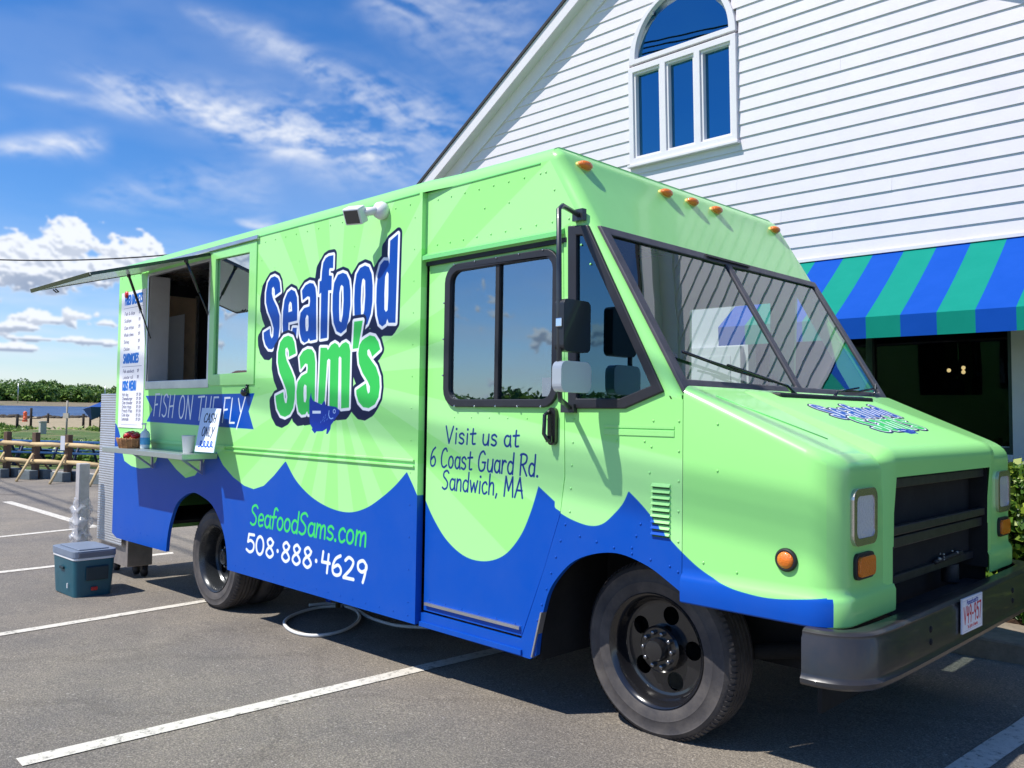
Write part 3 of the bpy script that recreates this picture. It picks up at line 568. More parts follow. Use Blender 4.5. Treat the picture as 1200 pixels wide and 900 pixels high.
# windshield
def rake(mb, off=0):
    mb.v = [(x + xs(z) + off, y, z) for x, y, z in mb.v]; return mb
wl, wrr = [(.085, 1.70), (1.222, 1.70), (1.222, 2.455), (.085, 2.455)], [(1.278, 1.70), (2.415, 1.70), (2.415, 2.455), (1.278, 2.455)]
wf = rake(MB().panel([(.022, 1.63), (2.478, 1.63), (2.478, 2.50), (.022, 2.50)], [wl, wrr], -.012, .014, 'yz')).build('windshield_frame', M_grey, truck, bevel=.006)
for w_ in (wl, wrr):
    rake(MB().add([(0, a, b) for a, b in w_], [(0, 1, 2, 3)])).build('windshield_pane', G_wind, wf)
rake(MB().box(.012, .03, 1.0, 1.5, 2.475, 2.49)).build('frame_joint', M_black, wf)
# nose
ZT = lambda x: 1.645 - .43 * (x + 2.18)
xN = -1.50; rr_ = .052; rings = []; ysN = [.30, .45, .566, .9, 1.25, 1.6, 1.934, 2.05, 2.2]
def nose_plan(off=0.0): 
    p = plan(xN + off, .135 + off, 0 - off, Wd + off, ysN, 10); p = [(-2.232, -off if off > 0 else -off)] + p[1:-1] + [(-2.232, Wd + off)]
    return p
for z, off in ((.665, .010), (.672, .018), (.70, .02), (.765, .02), (.785, .012), (.80, 0), (.83, 0), (1.0, 0), (1.15, 0)): rings.append([(x, y, z) for x, y in nose_plan(off)])
for t in (.5, 1): rings.append([(x, y, 1.15 + (ZT(x) - rr_ - 1.15) * t) for x, y in nose_plan()])
for a in (15, 32, 50, 68, 82, 90):
    off = -rr_ * (1 - math.cos(R_(a))); rings.append([(x, y, ZT(x) - rr_ + rr_ * math.sin(R_(a))) for x, y in nose_plan(off)])
ns_ = skin(rings, lambda c: not (.566 < c.y < 1.934 and c.x > -1.6 and c.z < 1.263), cap=True)
for i, f in enumerate(ns_.f):                      # side faces carry the print, the rest is plain green
    c = sum((Vector(ns_.v[j]) for j in f), Vector()) / len(f); ns_.m[i] = 1 if (c.y < .022 and c.z < 1.5) else 0
ns_.build('nose', [M_green, M_livery], truck, auto=40, uv=UVL)
# proud centre of the hood running over the front edge
prof = [(-2.19, ZT(-2.19)), (-2.0, ZT(-2.0)), (-1.8, ZT(-1.8)), (-1.66, ZT(-1.66))] + [(xN - rr_ + rr_ * math.cos(R_(a)), ZT(xN - rr_) - rr_ + rr_ * math.sin(R_(a)) + .0) for a in (78, 60, 42, 24, 8, 0)]
prof += [(xN, 1.262), (xN, 1.1), (xN, .95), (xN, .68)]
hts = [.004, .012, .02, .028] + [.03] * 5 + [.028, .024, .012, .010, .009]
ysH = [.425, .50, .5655, 1.25, 1.9345, 2.0, 2.075]; hv = []; hf = []
for i, ((x, z), h) in enumerate(zip(prof, hts)):
    nx, nz = (.395, .919) if i < 4 else (math.cos(R_((78, 60, 42, 24, 8, 0, 0, 0, 0, 0)[i - 4])), math.sin(R_((78, 60, 42, 24, 8, 0, 0, 0, 0, 0)[i - 4])))
    for j, y in enumerate(ysH): hh = -.014 if j in (0, 6) else h; hv.append((x + nx * hh, y, z + nz * hh))
for i in range(len(prof) - 1):
    for j in range(6):
        if j in (2, 3) and i >= 10: continue
        hf.append((i * 7 + j, i * 7 + j + 1, (i + 1) * 7 + j + 1, (i + 1) * 7 + j))
hood = MB().add(hv, hf, 0, True)
# logo print on the hood
def logo_hood():
    cv = Canvas(0, 1.5, 0, 1.2, 520, (0.625, 0.92, 0.535))
    T = lambda p: (lambda q: (.16 + (q[0] + 6.1) * .68, .07 + (q[1] - 1.30) * .78))(S2(p)); paint_logo(cv, T, .72); return cv.image('hood_print')
M_hoodp = img_mat('hood_print', logo_hood())
hood = hood.build('hood', M_hoodp, truck, auto=40, uv=lambda co: ((co[:, 1] - .68) / 1.2, 1 - (co[:, 0] + 2.10) / .50 + np.where(co[:, 0] > -1.62, -5, 0)))
ck = MB(); ck.box(-2.225, -2.13, .75, 1.95, 1.60, 1.655); ck.build('cowl_vent', M_black, truck, bevel=.01)
MB().tube([(-2.12, .10, ZT(-2.12) + .002), (-1.9, .2, ZT(-1.9) + .002), (-1.68, .31, ZT(-1.68) + .0)], .004, 6).build('hood_seam', M_greend, truck)
# grille and what sits behind it
gb = MB(); gb.box(-1.72, -1.70, .3, 2.2, .22, 1.3); gb.box(-1.60, -1.585, .57, 1.93, .74, 1.25); gb.box(-1.72, -1.52, 1.99, 2.01, .42, .74); gb.box(-1.72, -1.49, .555, .566, .70, 1.26); gb.box(-1.72, -1.49, 1.934, 1.945, .70, 1.26); gb.build('radiator', M_under, truck)
zg = lambda y: xp((1046, y), -1.5)[2]
gm = mat('grille_black', (0.03, 0.03, 0.033), .4, noise=.4, nscale=14)
for (a, b, xo) in ((560, 573, -1.505), (617, 629, -1.50), (631, 645, -1.515), (682, 694, -1.56)):
    MB().box(xo - .03, xo, .569, 1.931, zg(b), zg(a) - .004).build('grille_bar', gm, truck, bevel=.005)
ms = MB(); ms.tube([(-1.60, 1.66, .64), (-1.60, 1.66, .74)], .045, 14); ms.box(-1.60, -1.5, .62, 1.9, .60, .632); ms.tube([(-1.56, 1.3, .79), (-1.56, 1.72, .80)], .014, 6)
ms.build('tow_beam', M_black, truck, bevel=.004)
cr = MB()
for k in range(8): cr.ball((-1.56 + rng.rand() * .03, 1.28 + rng.rand() * .40, .80 + rng.rand() * .035), .003 + rng.rand() * .006, 5, 3)
tag(cr.build('pale_flecks', mat('pale_fleck_grey', (.35, .35, .30), .5), truck), kind='stuff')  # small pale flecks scattered along the beam
# head lamps, turn lamps, side marker
for y in (.25, 2.25):
    hl = MB().panel(rrect(y - .122, y + .122, .99, 1.23, .045), [rrect(y - .09, y + .09, 1.022, 1.198, .028)], xN - .004, xN + .016, 'yz').build('headlight', mat('bezel_chrome', (.62, .56, .54), .2, .9), truck, bevel=.006)
    lens = MB(); lens.panel(rrect(y - .091, y + .091, 1.02, 1.2, .028), [], xN + .002, xN + .012, 'yz'); lens.build('lens', mat('lamp_glass', (.78, .79, .82), .15, .25, coat=.8, bump=.9, bscale=90), hl, bevel=.006)
    inn = MB().panel(rrect(y - .104, y + .104, 1.004, 1.216, .035), [rrect(y - .09, y + .09, 1.022, 1.198, .028)], xN + .006, xN + .013, 'yz').build('lamp_ring', mat('lamp_bezel_dark', (.16, .12, .11), .35, .5), hl)
    tl = MB().panel(rrect(y - .095, y + .095, .848, .958, .03), [], xN - .004, xN + .014, 'yz').build('turn_signal', M_black, truck, bevel=.004)
    MB().panel(rrect(y - .08, y + .08, .861, .945, .022), [], xN + .006, xN + .026, 'yz').build('amber_lens', M_amber, tl, bevel=.005)
v = sd((922, 656)); mk = MB().lathe([(0, .0), (.049, 0), (.05, -.008), (.044, -.016), (.038, -.018), (.036, -.012), (0, -.012)], (v[0], 0, v[2]), 'y', 28).build('side_marker', M_black, truck)
MB().lathe([(.037, -.01), (.034, -.02), (.02, -.026), (0, -.028)], (v[0], 0, v[2]), 'y', 28).build('amber_lens', M_amber, mk)
for y in (.175, .95, 1.24, 1.53, 2.325):         # roof marker lamps on the brow
    z0 = 2.885; x0 = xs(2.885) - .0; b = MB(); b.ball((x0 - .002, y, z0), .07, 14, 8, sc=(.5, .9, .4)); ml = b.build('roof_marker', mat('marker_base', (.75, .55, .12), .4), truck)
    b = MB(); b.ball((x0 + .012, y, z0 + .004), .062, 14, 8, sc=(.6, .92, .42)); b.build('amber_lens', M_amber, ml)
# bumper
pth = C_([(-1.61, -.085), (-1.54, -.082), (-1.45, -.05), (-1.385, .03), (-1.36, .16), (-1.352, .5), (-1.35, 1.25)], 5); pth = pth + [(x, Wd - y) for x, y in pth[::-1][1:]]
sec = [(-.10, .668), (-.04, .675), (-.02, .672), (-.008, .662), (-.008, .648), (.0, .636), (.0, .50), (.004, .488), (.012, .478), (.012, .462), (.002, .452), (-.05, .448), (-.055, .454), (-.012, .48), (-.02, .65), (-.10, .66)]
rings = []
for i, (x, y) in enumerate(pth):
    a = np.array(pth[min(i + 1, len(pth) - 1)]) - np.array(pth[max(i - 1, 0)]); a /= np.linalg.norm(a); nx, ny = a[1], -a[0]
    rings.append([(x + nx * o, y + ny * o, z) for o, z in sec])
bmpr = MB(); n = len(sec); bmpr.add([p for r in rings for p in r], [(i * n + k, i * n + (k + 1) % n, (i + 1) * n + (k + 1) % n, (i + 1) * n + k) for i in range(len(rings) - 1) for k in range(n)] + [tuple(range(n)), tuple((len(rings) - 1) * n + k for k in range(n))], sm=True)
bmpr = bmpr.build('bumper', M_bump, truck, auto=35)
for y, z in ((.62, .60), (.62, .545), (1.88, .60), (1.88, .545)): MB().ball((-1.352, y, z), .016, 8, 5, sc=(.5, 1, 1)).build('bumper_bolt', M_under, bmpr)
for y in (.7, 1.7): MB().box(-1.6, -1.37, y, y + .1, .46, .62).build('bumper_bracket', M_under, truck)
# number plate
def paint_plate():
    cv = Canvas(0, 30, 0, 15, 14, (.93, .93, .95)); red = (.8, .1, .2)
    cv.stroke([(1, 1), (29, 1), (29, 14), (1, 14), (1, 1)], .25, (.8, .8, .84)); text(cv, 'V49-957', (2.2, 4.2), (28, 4.2), 6, 1.0, red, 0, .16, up=(0, 7))
    text(cv, 'Massachusetts', (6.5, 12), (23.5, 12), 2, .42, (.1, .2, .6), 0, .1, up=(0, 2)); text(cv, 'The Spirit of America', (7.5, 1.7), (22.5, 1.7), 1.3, .3, red, 0, .08, up=(0, 1.3)); return cv.image('plate_print')
pq = [xp(p, -1.335) for p in ((1130, 745), (1155, 734), (1149, 692), (1124, 701))]; yc = float(np.mean([p[1] for p in pq])); zc = float(np.mean([p[2] for p in pq]))
pl = MB(); P_ = [(-.15, -.082), (.15, -.082), (.15, .082), (-.15, .082)]; ca, sa = math.cos(R_(-1)), math.sin(R_(-1))
vs = [(-1.335, yc + a * ca - b * sa, zc + a * sa + b * ca) for a, b in P_]; pl.add(vs + [(-1.343, b, c) for a, b, c in vs], [(0, 1, 2, 3), (4, 7, 6, 5), (0, 4, 5, 1), (1, 5, 6, 2), (2, 6, 7, 3), (3, 7, 4, 0)])
pl.build('licence_plate', img_mat('plate_print', paint_plate(), .4, .2, False, False), truck, uv=lambda co: ((co[:, 1] - yc + .15) / .3, (co[:, 2] - zc + .082) / .164), fix=False)
# wipers
def on_ws(p, o=.05):                             # point on the raked glass plane
    d = dirw(p); n_ = np.array([1, 0, .608]); k = xs(0) + o; t = (k - n_ @ CAM) / (n_ @ d); return CAM + t * d
for a, b, c in (((800, 412), (905, 447), (937, 467)), ((1027, 455), (986, 458), (975, 470))):
    A, B_, C0 = on_ws(a, .035), on_ws(b, .045), on_ws(c, .03); w = MB()
    w.tube([A, on_ws(((a[0] + b[0]) / 2, (a[1] + b[1]) / 2 + 2), .03), B_], .008, 6); w.tube([C0, on_ws(((b[0] + c[0]) / 2 + 1, (b[1] + c[1]) / 2 - 5), .07), on_ws(((a[0] + b[0]) / 2, (a[1] + b[1]) / 2 - 2), .06)], [.012, .009, .006], 6)
    w.tube([on_ws(((a[0] + b[0]) / 2 - 20 * (1 if a[0] < 900 else -1), (a[1] + b[1]) / 2 - 6), .05), on_ws(((a[0] + b[0]) / 2 + 18, (a[1] + b[1]) / 2 + 6), .045)], .006, 6)
    w.ball(C0, .025, 8, 6); w.build('wiper', M_blackg, truck)
# wheels
def tyre_prof(R, w):
    p = [(.283, .03), (.288, .012), (.30, .004), (.335, .0), (.345, -.003), (.352, 0), (R - .045, .003), (R - .038, .0), (R - .03, .006), (R - .015, .018), (R - .005, .033), (R - .001, .045)]
    h = .06
    for g_ in range(4): p += [(R, h), (R, h + .022), (R - .012, h + .024), (R - .012, h + .031), (R, h + .033)]; h += (w - .12) / 4 * 1.0
    return p + [(R, w - .05), (R - .005, w - .033), (.40, w - .006), (.335, w), (.30, w - .004), (.283, w - .03)]
def wheel(name, c, dual=False, R=.43):
    ty = MB().lathe(tyre_prof(R, .25), c, 'y', 96); 
    for k in range(96 if not dual else 80):        # shoulder lugs
        a = k / (96 if not dual else 80) * 2 * math.pi; e = (math.cos(a), math.sin(a)); q = (-e[1], e[0])
        vs = [(c[0] + e[0] * r_ + q[0] * s_, c[1] + h_, c[2] + e[1] * r_ + q[1] * s_) for r_, h_ in ((R - .013, .012), (R + .0035, .035), (R + .0035, .058), (R - .03, .055)) for s_ in (-.008, .008)]
        ty.add(vs, [(0, 1, 3, 2), (2, 3, 5, 4), (0, 2, 4, 6), (1, 7, 5, 3)])
    w = ty.build(name, M_tyre, truck, auto=30, fix=False)
    rim = MB(); dk = .10 if not dual else .165
    rim.lathe([(.283, .028), (.29, .012), (.285, .004), (.272, .012), (.262, .03), (.252, .045), (.25, dk - .02), (.238, dk - .004), (.225, dk)], c, 'y', 72)
    hr = .048; hc = .172; holes = []
    for k in range(5): a = R_(72 * k + 5); holes.append([(c[0] + math.cos(a) * hc + hr * math.cos(R_(j * 24)), c[2] + math.sin(a) * hc + hr * 1.0 * math.sin(R_(j * 24))) for j in range(15)])
    ann = [(c[0] + .226 * math.cos(R_(j * 7.5)), c[2] + .226 * math.sin(R_(j * 7.5))) for j in range(48)]; inner = [(c[0] + .12 * math.cos(R_(j * 12)), c[2] + .12 * math.sin(R_(j * 12))) for j in range(30)]
    rim.panel(ann, holes + [inner], c[1] + dk, c[1] + dk + .008)
    hb = dk - (.055 if not dual else .03); rim.lathe([(.121, dk), (.118, hb + .01), (.108, hb), (.06, hb), (.058, hb - .03 * (1 if not dual else 1.6)), (.05, hb - .045), (.02, hb - .05), (0, hb - .05)], c, 'y', 40)
    rim.lathe([(.25, dk + .02), (.25, .24)], c, 'y', 40)
    rm = rim.build('rim', M_blackg if not dual else mat('dark_steel_rim', (.05, .055, .06), .25, .4, noise=.4), w, auto=35)
    for k in range(10):
        a = R_(36 * k); x, z = c[0] + .086 * math.cos(a), c[2] + .086 * math.sin(a); nb = MB(); nb.lathe([(0, hb - .022), (.011, hb - .022), (.013, hb - .016), (.013, hb)], (x, c[1], z), 'y', 6, sgn=1)
        nb.build('lug_nut', M_chrome if False else mat('lug_steel', (.25, .25, .26), .2, .9), rm)
    return w
wheel('front_wheel', (-2.555, .235, .333), R=.445); wheel('rear_wheel', (-7.05, .1, .238), True)
for c in ((-7.05, .38, .238), (-7.05, 1.87, .238), (-7.05, 2.15, .238), (-2.507, 2.05, .34)):
    MB().lathe(tyre_prof(.43, .25), c, 'y', 64).lathe([(0, .1), (.285, .1)], c, 'y', 32).build('inner_wheel', M_tyre, truck, auto=30, fix=False)
# underbody
ub = MB(); ub.box(-8.9, -1.75, .85, 1.0, .25, .48).box(-8.9, -1.75, 1.5, 1.65, .25, .48).box(-7.12, -6.98, .3, 2.2, .17, .30).box(-2.57, -2.44, .4, 2.1, .25, .36)
ub.box(-8.9, -7.75, .03, 2.46, .47, .50).box(-6.4, -3.2, .03, 2.46, .36, .40).box(-5.9, -4.6, .35, .8, .08, .36).box(-3.1, -1.75, .62, 1.9, .3, .95).box(-3.18, -3.14, .04, .6, .2, .86)
ub.box(-7.7, -6.45, .66, .7, .45, 1.0).box(-7.75, -6.35, .02, .7, .96, 1.0).box(-3.15, -1.8, .60, .64, .3, 1.1).box(-3.2, -1.8, .05, .64, 1.05, 1.1); ub.tube([(-2.9, .55, .5), (-2.7, .5, .35), (-2.2, .5, .35), (-1.7, .6, .45)], .04, 8)
ub.build('chassis', M_under, truck)
MB().panel([(-3.175, .22), (-3.165, .22), (-3.10, .47), (-3.11, .47)], [], -.012, .03).build('mud_flap_edge', M_alu, truck)
# rest of the body shell
sh = MB(); fo = [(XB0, 2.90), (XB0, .27), (-7.7, .23), (-7.6, .75), (-7.05, .85), (-6.5, .75), (-6.4, .23), (-3.19, .21), (-2.9, .72), (-2.24, .72), (-2.235, 1.60), (xs(1.62) - .078, 1.62), (xs(2.9) - .078, 2.9)]
sh.panel(fo, [[(-3.8, 1.6), (-3.1, 1.6), (-3.1, 2.38), (-3.8, 2.38)], [(-2.92, 1.66), (-2.46, 1.66), (-2.9, 2.42)]], Wd - .03, Wd); sh.box(XB0, XB0 + .03, 0, Wd - .031, .27, 2.92)
sh.build('far_side_panel', M_green, truck); MB().panel([(a, b) if b < 1 else (a, .84) for a, b in fo[1:10]] + [(-2.24, .84), (XB0, .84)], [], Wd - .05, Wd - .036).build('lower_lining', M_under, truck)
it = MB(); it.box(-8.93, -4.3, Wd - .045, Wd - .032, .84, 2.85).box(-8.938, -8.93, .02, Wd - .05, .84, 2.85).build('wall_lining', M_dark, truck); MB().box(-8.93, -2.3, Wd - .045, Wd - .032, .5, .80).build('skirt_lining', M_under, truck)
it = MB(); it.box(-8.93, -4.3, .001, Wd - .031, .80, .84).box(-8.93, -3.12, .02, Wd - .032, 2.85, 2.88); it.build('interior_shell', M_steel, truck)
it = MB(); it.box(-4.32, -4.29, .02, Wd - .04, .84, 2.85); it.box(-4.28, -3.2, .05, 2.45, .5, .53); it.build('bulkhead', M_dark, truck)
it = MB(); it.box(-6.95, -6.92, .3, 2.4, .84, 2.85).box(-8.1, -7.0, 1.55, 1.95, .85, 1.75); it.build('galley_partition', M_steel, truck)
yr = lambda px: xp((px, 380), -8.9)[1]
MB().box(-8.925, -8.90, yr(192), yr(229), 1.2, 2.72).build('tan_panel', M_inner, truck); MB().box(-8.925, -8.88, yr(229) + .002, yr(229) + .03, 1.2, 2.75).build('panel_edge', M_alu, truck); MB().box(-8.925, -8.88, yr(192) - .03, yr(192) - .002, 1.2, 2.75).build('panel_edge', M_alu, truck)
MB().panel([(xp((x_, z_), -8.7)[1], xp((x_, z_), -8.7)[2]) for x_, z_ in ((190, 448), (214, 450), (216, 368), (191, 373))], [], -8.7, -8.69, 'yz').build('whiteboard', M_paper, truck)
it = MB(); it.box(-7.6, -7.1, .9, 1.4, 1.3, 1.7).box(-7.5, -7.2, .8, .9, 1.95, 2.2).box(-7.55, -7.15, .85, 1.3, 1.0, 1.28).build('fryer', mat('dull_steel', (.2, .2, .21), .35, .8), truck)
st = MB(); st.box(-3.55, -3.05, .45, .95, .85, 1.0); st.box(-3.68, -3.55, .45, .95, .95, 1.75); st.box(-3.66, -3.56, .58, .82, 1.78, 2.0); st.build('passenger_seat', M_seat, truck, bevel=.04)
st = MB(); st.box(-3.55, -3.05, 1.6, 2.1, .85, 1.0); st.box(-3.68, -3.55, 1.6, 2.1, .95, 1.75); st.box(-3.66, -3.56, 1.73, 1.97, 1.78, 2.0); st.build('driver_seat', M_seat, truck, bevel=.04)
ds = MB(); ds.box(-2.65, -2.3, .05, 2.45, 1.25, 1.5); ds.build('dashboard', M_dark, truck, bevel=.04)
sw = MB(); c = Vector((-2.85, 1.85, 1.6)); sw.tube([c + Vector((.1 * math.sin(a) * .6, .23 * math.cos(a), .21 * math.sin(a))) for a in [2 * math.pi * k / 28 for k in range(28)]], .014, 8, closed=True); sw.tube([c, (-2.6, 1.85, 1.35)], .03, 8); sw.build('steering_wheel', M_seat, truck)
# serving opening trim, slider, hatch, struts
fr = MB().panel([(WOP[0] - .03, WOP[2] - .075), (WOP[1] + .0, WOP[2] - .075), (WOP[1], WOP[3] + .02), (WOP[0] - .03, WOP[3] + .02)], [[(WOP[0] + .0, WOP[2]), (WOP[1] - .03, WOP[2]), (WOP[1] - .03, WOP[3] - .005), (WOP[0], WOP[3] - .005)]], -.042, .0).build('hatch_frame', M_alu, truck, bevel=.003)
MB().box(WOP[0] - .001, WOP[0] + .012, -.03, .16, WOP[2], WOP[3]).box(WOP[0], WOP[1], -.03, .16, WOP[2] - .012, WOP[2] + .0).build('jamb', mat('pale_steel', (.62, .62, .64), .4, .2, noise=.1), fr)
MB().box(-6.949, -6.915, -.043, .1, 1.74, 2.86).build('green_post', M_green, truck, bevel=.003)
sf = MB().panel([(-6.915, 1.725), (-6.165, 1.725), (-6.165, 2.862), (-6.915, 2.862)], [[(-6.855, 1.82), (-6.28, 1.825), (-6.28, 2.785), (-6.855, 2.795)]], -.046, -.03).build('slider_frame', M_green, truck, bevel=.004)
MB().panel([(-6.86, 1.815), (-6.275, 1.82), (-6.275, 2.79), (-6.86, 2.80)], [], -.024, -.022).build('slider_glass', G_slide, sf)
MB().box(-6.86, -6.28, .10, .12, 2.3, 2.8).build('dark_backing', M_dark, sf)  # dark sheet behind the upper part of the slider glass
MB().box(-8.26, -6.14, -.06, -.034, 2.872, 2.905).build('hinge_rail', M_alu, truck, bevel=.004)
# the hatch: a thin framed panel standing out and drooping a little
HX0, HX1 = -8.42, -6.96; y1h, z1h = -.965, 2.56; hz0 = 2.85
h = MB(); a = math.atan2(hz0 - z1h, -y1h); Lh = math.hypot(y1h, hz0 - z1h)
Mh = Matrix.Translation((0, -.045, hz0)) @ Matrix.Rotation(a, 4, 'X')
h.box(HX0, HX1, -Lh, 0, -.006, .012, 0, Mh); hatch = h.build('serving_hatch', mat('hatch_skin', (.78, .84, .78), .4, coat=.3), truck)
h = MB(); h.box(HX0 - .006, HX0 + .02, -Lh, 0, -.012, .014, 0, Mh).box(HX1 - .02, HX1 + .006, -Lh, 0, -.012, .014, 0, Mh).box(HX0 + .02, HX1 - .02, -Lh - .006, -Lh + .012, -.018, .016, 0, Mh); h.build('hatch_edge', M_blackg, hatch)
h = MB(); h.tube([Mh @ Vector((-8.1, -Lh + .08, -.03)), Mh @ Vector((-8.1, -Lh + .10, -.06)), Mh @ Vector((-8.04, -Lh + .10, -.06)), Mh @ Vector((-8.04, -Lh + .08, -.03))], .006, 6); h.build('hatch_latch', M_blackg, hatch)
for x_, pj, pt_ in ((-8.2, (187, 396), (150, 333)), (-7.0, (249, 372), (217, 318))):
    e = sd(pj, .0); tq = xp(pt_, x_ + .02); top = Mh @ Vector((x_ + .02, (tq[1] + .045) / math.cos(a), -.02)); mid = top.lerp(Vector((x_ + .02, -.03, e[2])), .55)
    s_ = MB(); s_.tube([top, mid], .013, 8).tube([mid, (x_ + .02, -.03, e[2])], .007, 8).ball(top, .02, 8, 6); s_.build('gas_strut', M_blackg, truck)
v = sd((154, 346)); mk = MB().lathe([(0, 0), (.035, 0), (.033, -.02), (0, -.026)], (v[0], -.036, v[2]), 'y', 20).build('rear_marker', M_red, truck)
# menu board
def paint_menu():
    cv = Canvas(0, 60, 0, 134, 8, (.93, .93, .95)); bl_ = (.08, .42, .78); ink = (.28, .28, .42)
    def hd_(s_, z, x1=52): text(cv, s_, (9, z), (x1, z), 7, 2.2, bl_, 0, .14, up=(0, 8))
    def ln(s_, z, pr_=1):
        text(cv, s_, (9, z), (9 + 2.1 * len(s_), z), 2.6, .55, ink, 0, .1, up=(0, 3)); text(cv, '$9', (44, z), (48, z), 2.6, .55, ink, 0, .1, up=(0, 3))
        if pr_ > 1: text(cv, '$14', (50, z), (55, z), 2.6, .55, ink, 0, .1, up=(0, 3))
    hd_('FRIED BASKETS', 122); cv.stroke([(6, 118), (54, 118)], .4, (.5, .5, .6))
    for i, s_ in enumerate(('Fish & chips', 'Scallops', 'Clam strips', 'Whole clams', 'Shrimp', 'Chicken')): ln(s_, 111 - i * 7)
    hd_('SANDWICHES', 64, 46); cv.stroke([(6, 60), (54, 60)], .4, (.5, .5, .6)); ln('Fish sandwich', 54); ln('Lobster roll', 48)
    hd_("KIDS MENU", 37, 42)
    for i, s_ in enumerate(('Hot dog', 'Cheeseburger', 'Clam chowder', 'Onion rings', 'French fries', 'Cole slaw', 'Lemonade')): ln(s_, 31 - i * 4, 2)
    cv.stroke([(8, 3), (48, 3)], .3, (.5, .5, .6)); return cv.image('menu_print')
mx0, mx1, mz0, mz1 = -8.885, -8.285, 1.335, 2.685
MB().box(mx0, mx1, -.041, -.036, mz0, mz1).build('menu_board', img_mat('menu_print', paint_menu(), .5, .1, False, False), truck, uv=lambda co: ((co[:, 0] - mx0) / (mx1 - mx0), (co[:, 2] - mz0) / (mz1 - mz0)))
# counter shelf with brackets
shf = MB().box(-8.45, -6.74, -.345, -.04, 1.115, 1.16).build('counter_shelf', mat('shelf_steel', (.55, .6, .58), .3, .7, noise=.1), truck, bevel=.003)
for x_ in (-8.0, -7.0):
    MB().panel([(-.05, 1.11), (-.25, 1.11), (-.05, .97)], [[(-.07, 1.09), (-.19, 1.09), (-.07, 1.0)]], x_, x_ + .02, 'yz').build('shelf_bracket', M_alu, truck)
lb = MB(); v = sd((295, 460)); lb.ball((v[0], -.06, v[2]), .035, 10, 7); lb.tube([(v[0], -.04, v[2] + .06), (v[0] + .01, -.055, v[2])], .014, 6); lb.build('hatch_catch', M_blackg, truck)
# work lamp
v = sd((447, 247), -.06); fl = MB().lathe([(0, 0), (.055, 0), (.06, -.03), (.05, -.06), (0, -.075)], (v[0], -.035, v[2]), 'y', 24); fl.tube([(v[0], -.08, v[2]), (v[0] - .08, -.17, v[2] - .02)], .028, 10)
fl = fl.build('work_lamp', M_white, truck)
Ml = Matrix.Translation((v[0] - .10, -.19, v[2] - .035)) @ Matrix.Rotation(R_(22), 4, 'Z') @ Matrix.Rotation(R_(28), 4, 'X') 
MB().box(-.065, .065, -.05, .035, -.055, .055, 0, Ml).build('lamp_head', M_white, fl, bevel=.01); MB().box(-.05, .05, -.056, -.045, -.042, .042, 0, Ml).build('lamp_glass', mat('dark_lamp_glass', (.06, .06, .06), .1, coat=.5), fl)
# mirrors on a tube bracket
wy = -.28; B0, B1 = Vector(sd((680, 253))), Vector(sd((668, 478))); T0, T1 = Vector(sd((655, 238), wy)), Vector(sd((655.5, 468), wy))
mr = MB(); mr.tube([B0, T0 + Vector((-.02, .05, .0)), T0 + Vector((0, 0, -.03)), T0.lerp(T1, .5), T1 + Vector((0, 0, .04)), T1 + Vector((-.03, .04, 0)), B1], .0135, 10)
mr.box(B0.x - .03, B0.x + .04, -.03, .002, B0.z - .03, B0.z + .03).box(B1.x - .04, B1.x + .05, -.03, .002, B1.z - .025, B1.z + .02); arm = mr.build('mirror_bracket', mat('bracket_black', (.03, .035, .04), .35, coat=.3), truck)
def on_y(p): return Vector(sd(p, wy))
mxp = T0.x + .05
q = lambda p: (xp(p, mxp)[1], xp(p, mxp)[2])
a1, a2 = q((661, 349)), q((692, 414)); MB().panel(rrect(a1[0], a2[0], a2[1], a1[1], .03), [], mxp - .06, mxp, 'yz').build('mirror', mat('mirror_shell_black', (.014, .016, .02), .4, coat=.2), arm, bevel=.012, seg=3)
a1, a2 = q((656, 422)), q((691, 461)); MB().panel(rrect(a1[0], a2[0], a2[1], a1[1], .04), [], mxp - .05, mxp + .01, 'yz').build('convex_mirror', mat('white_mirror_shell', (.62, .66, .66), .15, coat=.7), arm, bevel=.024, seg=4)
for pz in ((657, 378), (657, 439)):
    q = on_y(pz); MB().box(q.x - .016, q.x + .02, wy - .02, wy + .018, q.z - .022, q.z + .022).build('mirror_clamp', M_chrome, arm, bevel=.004)

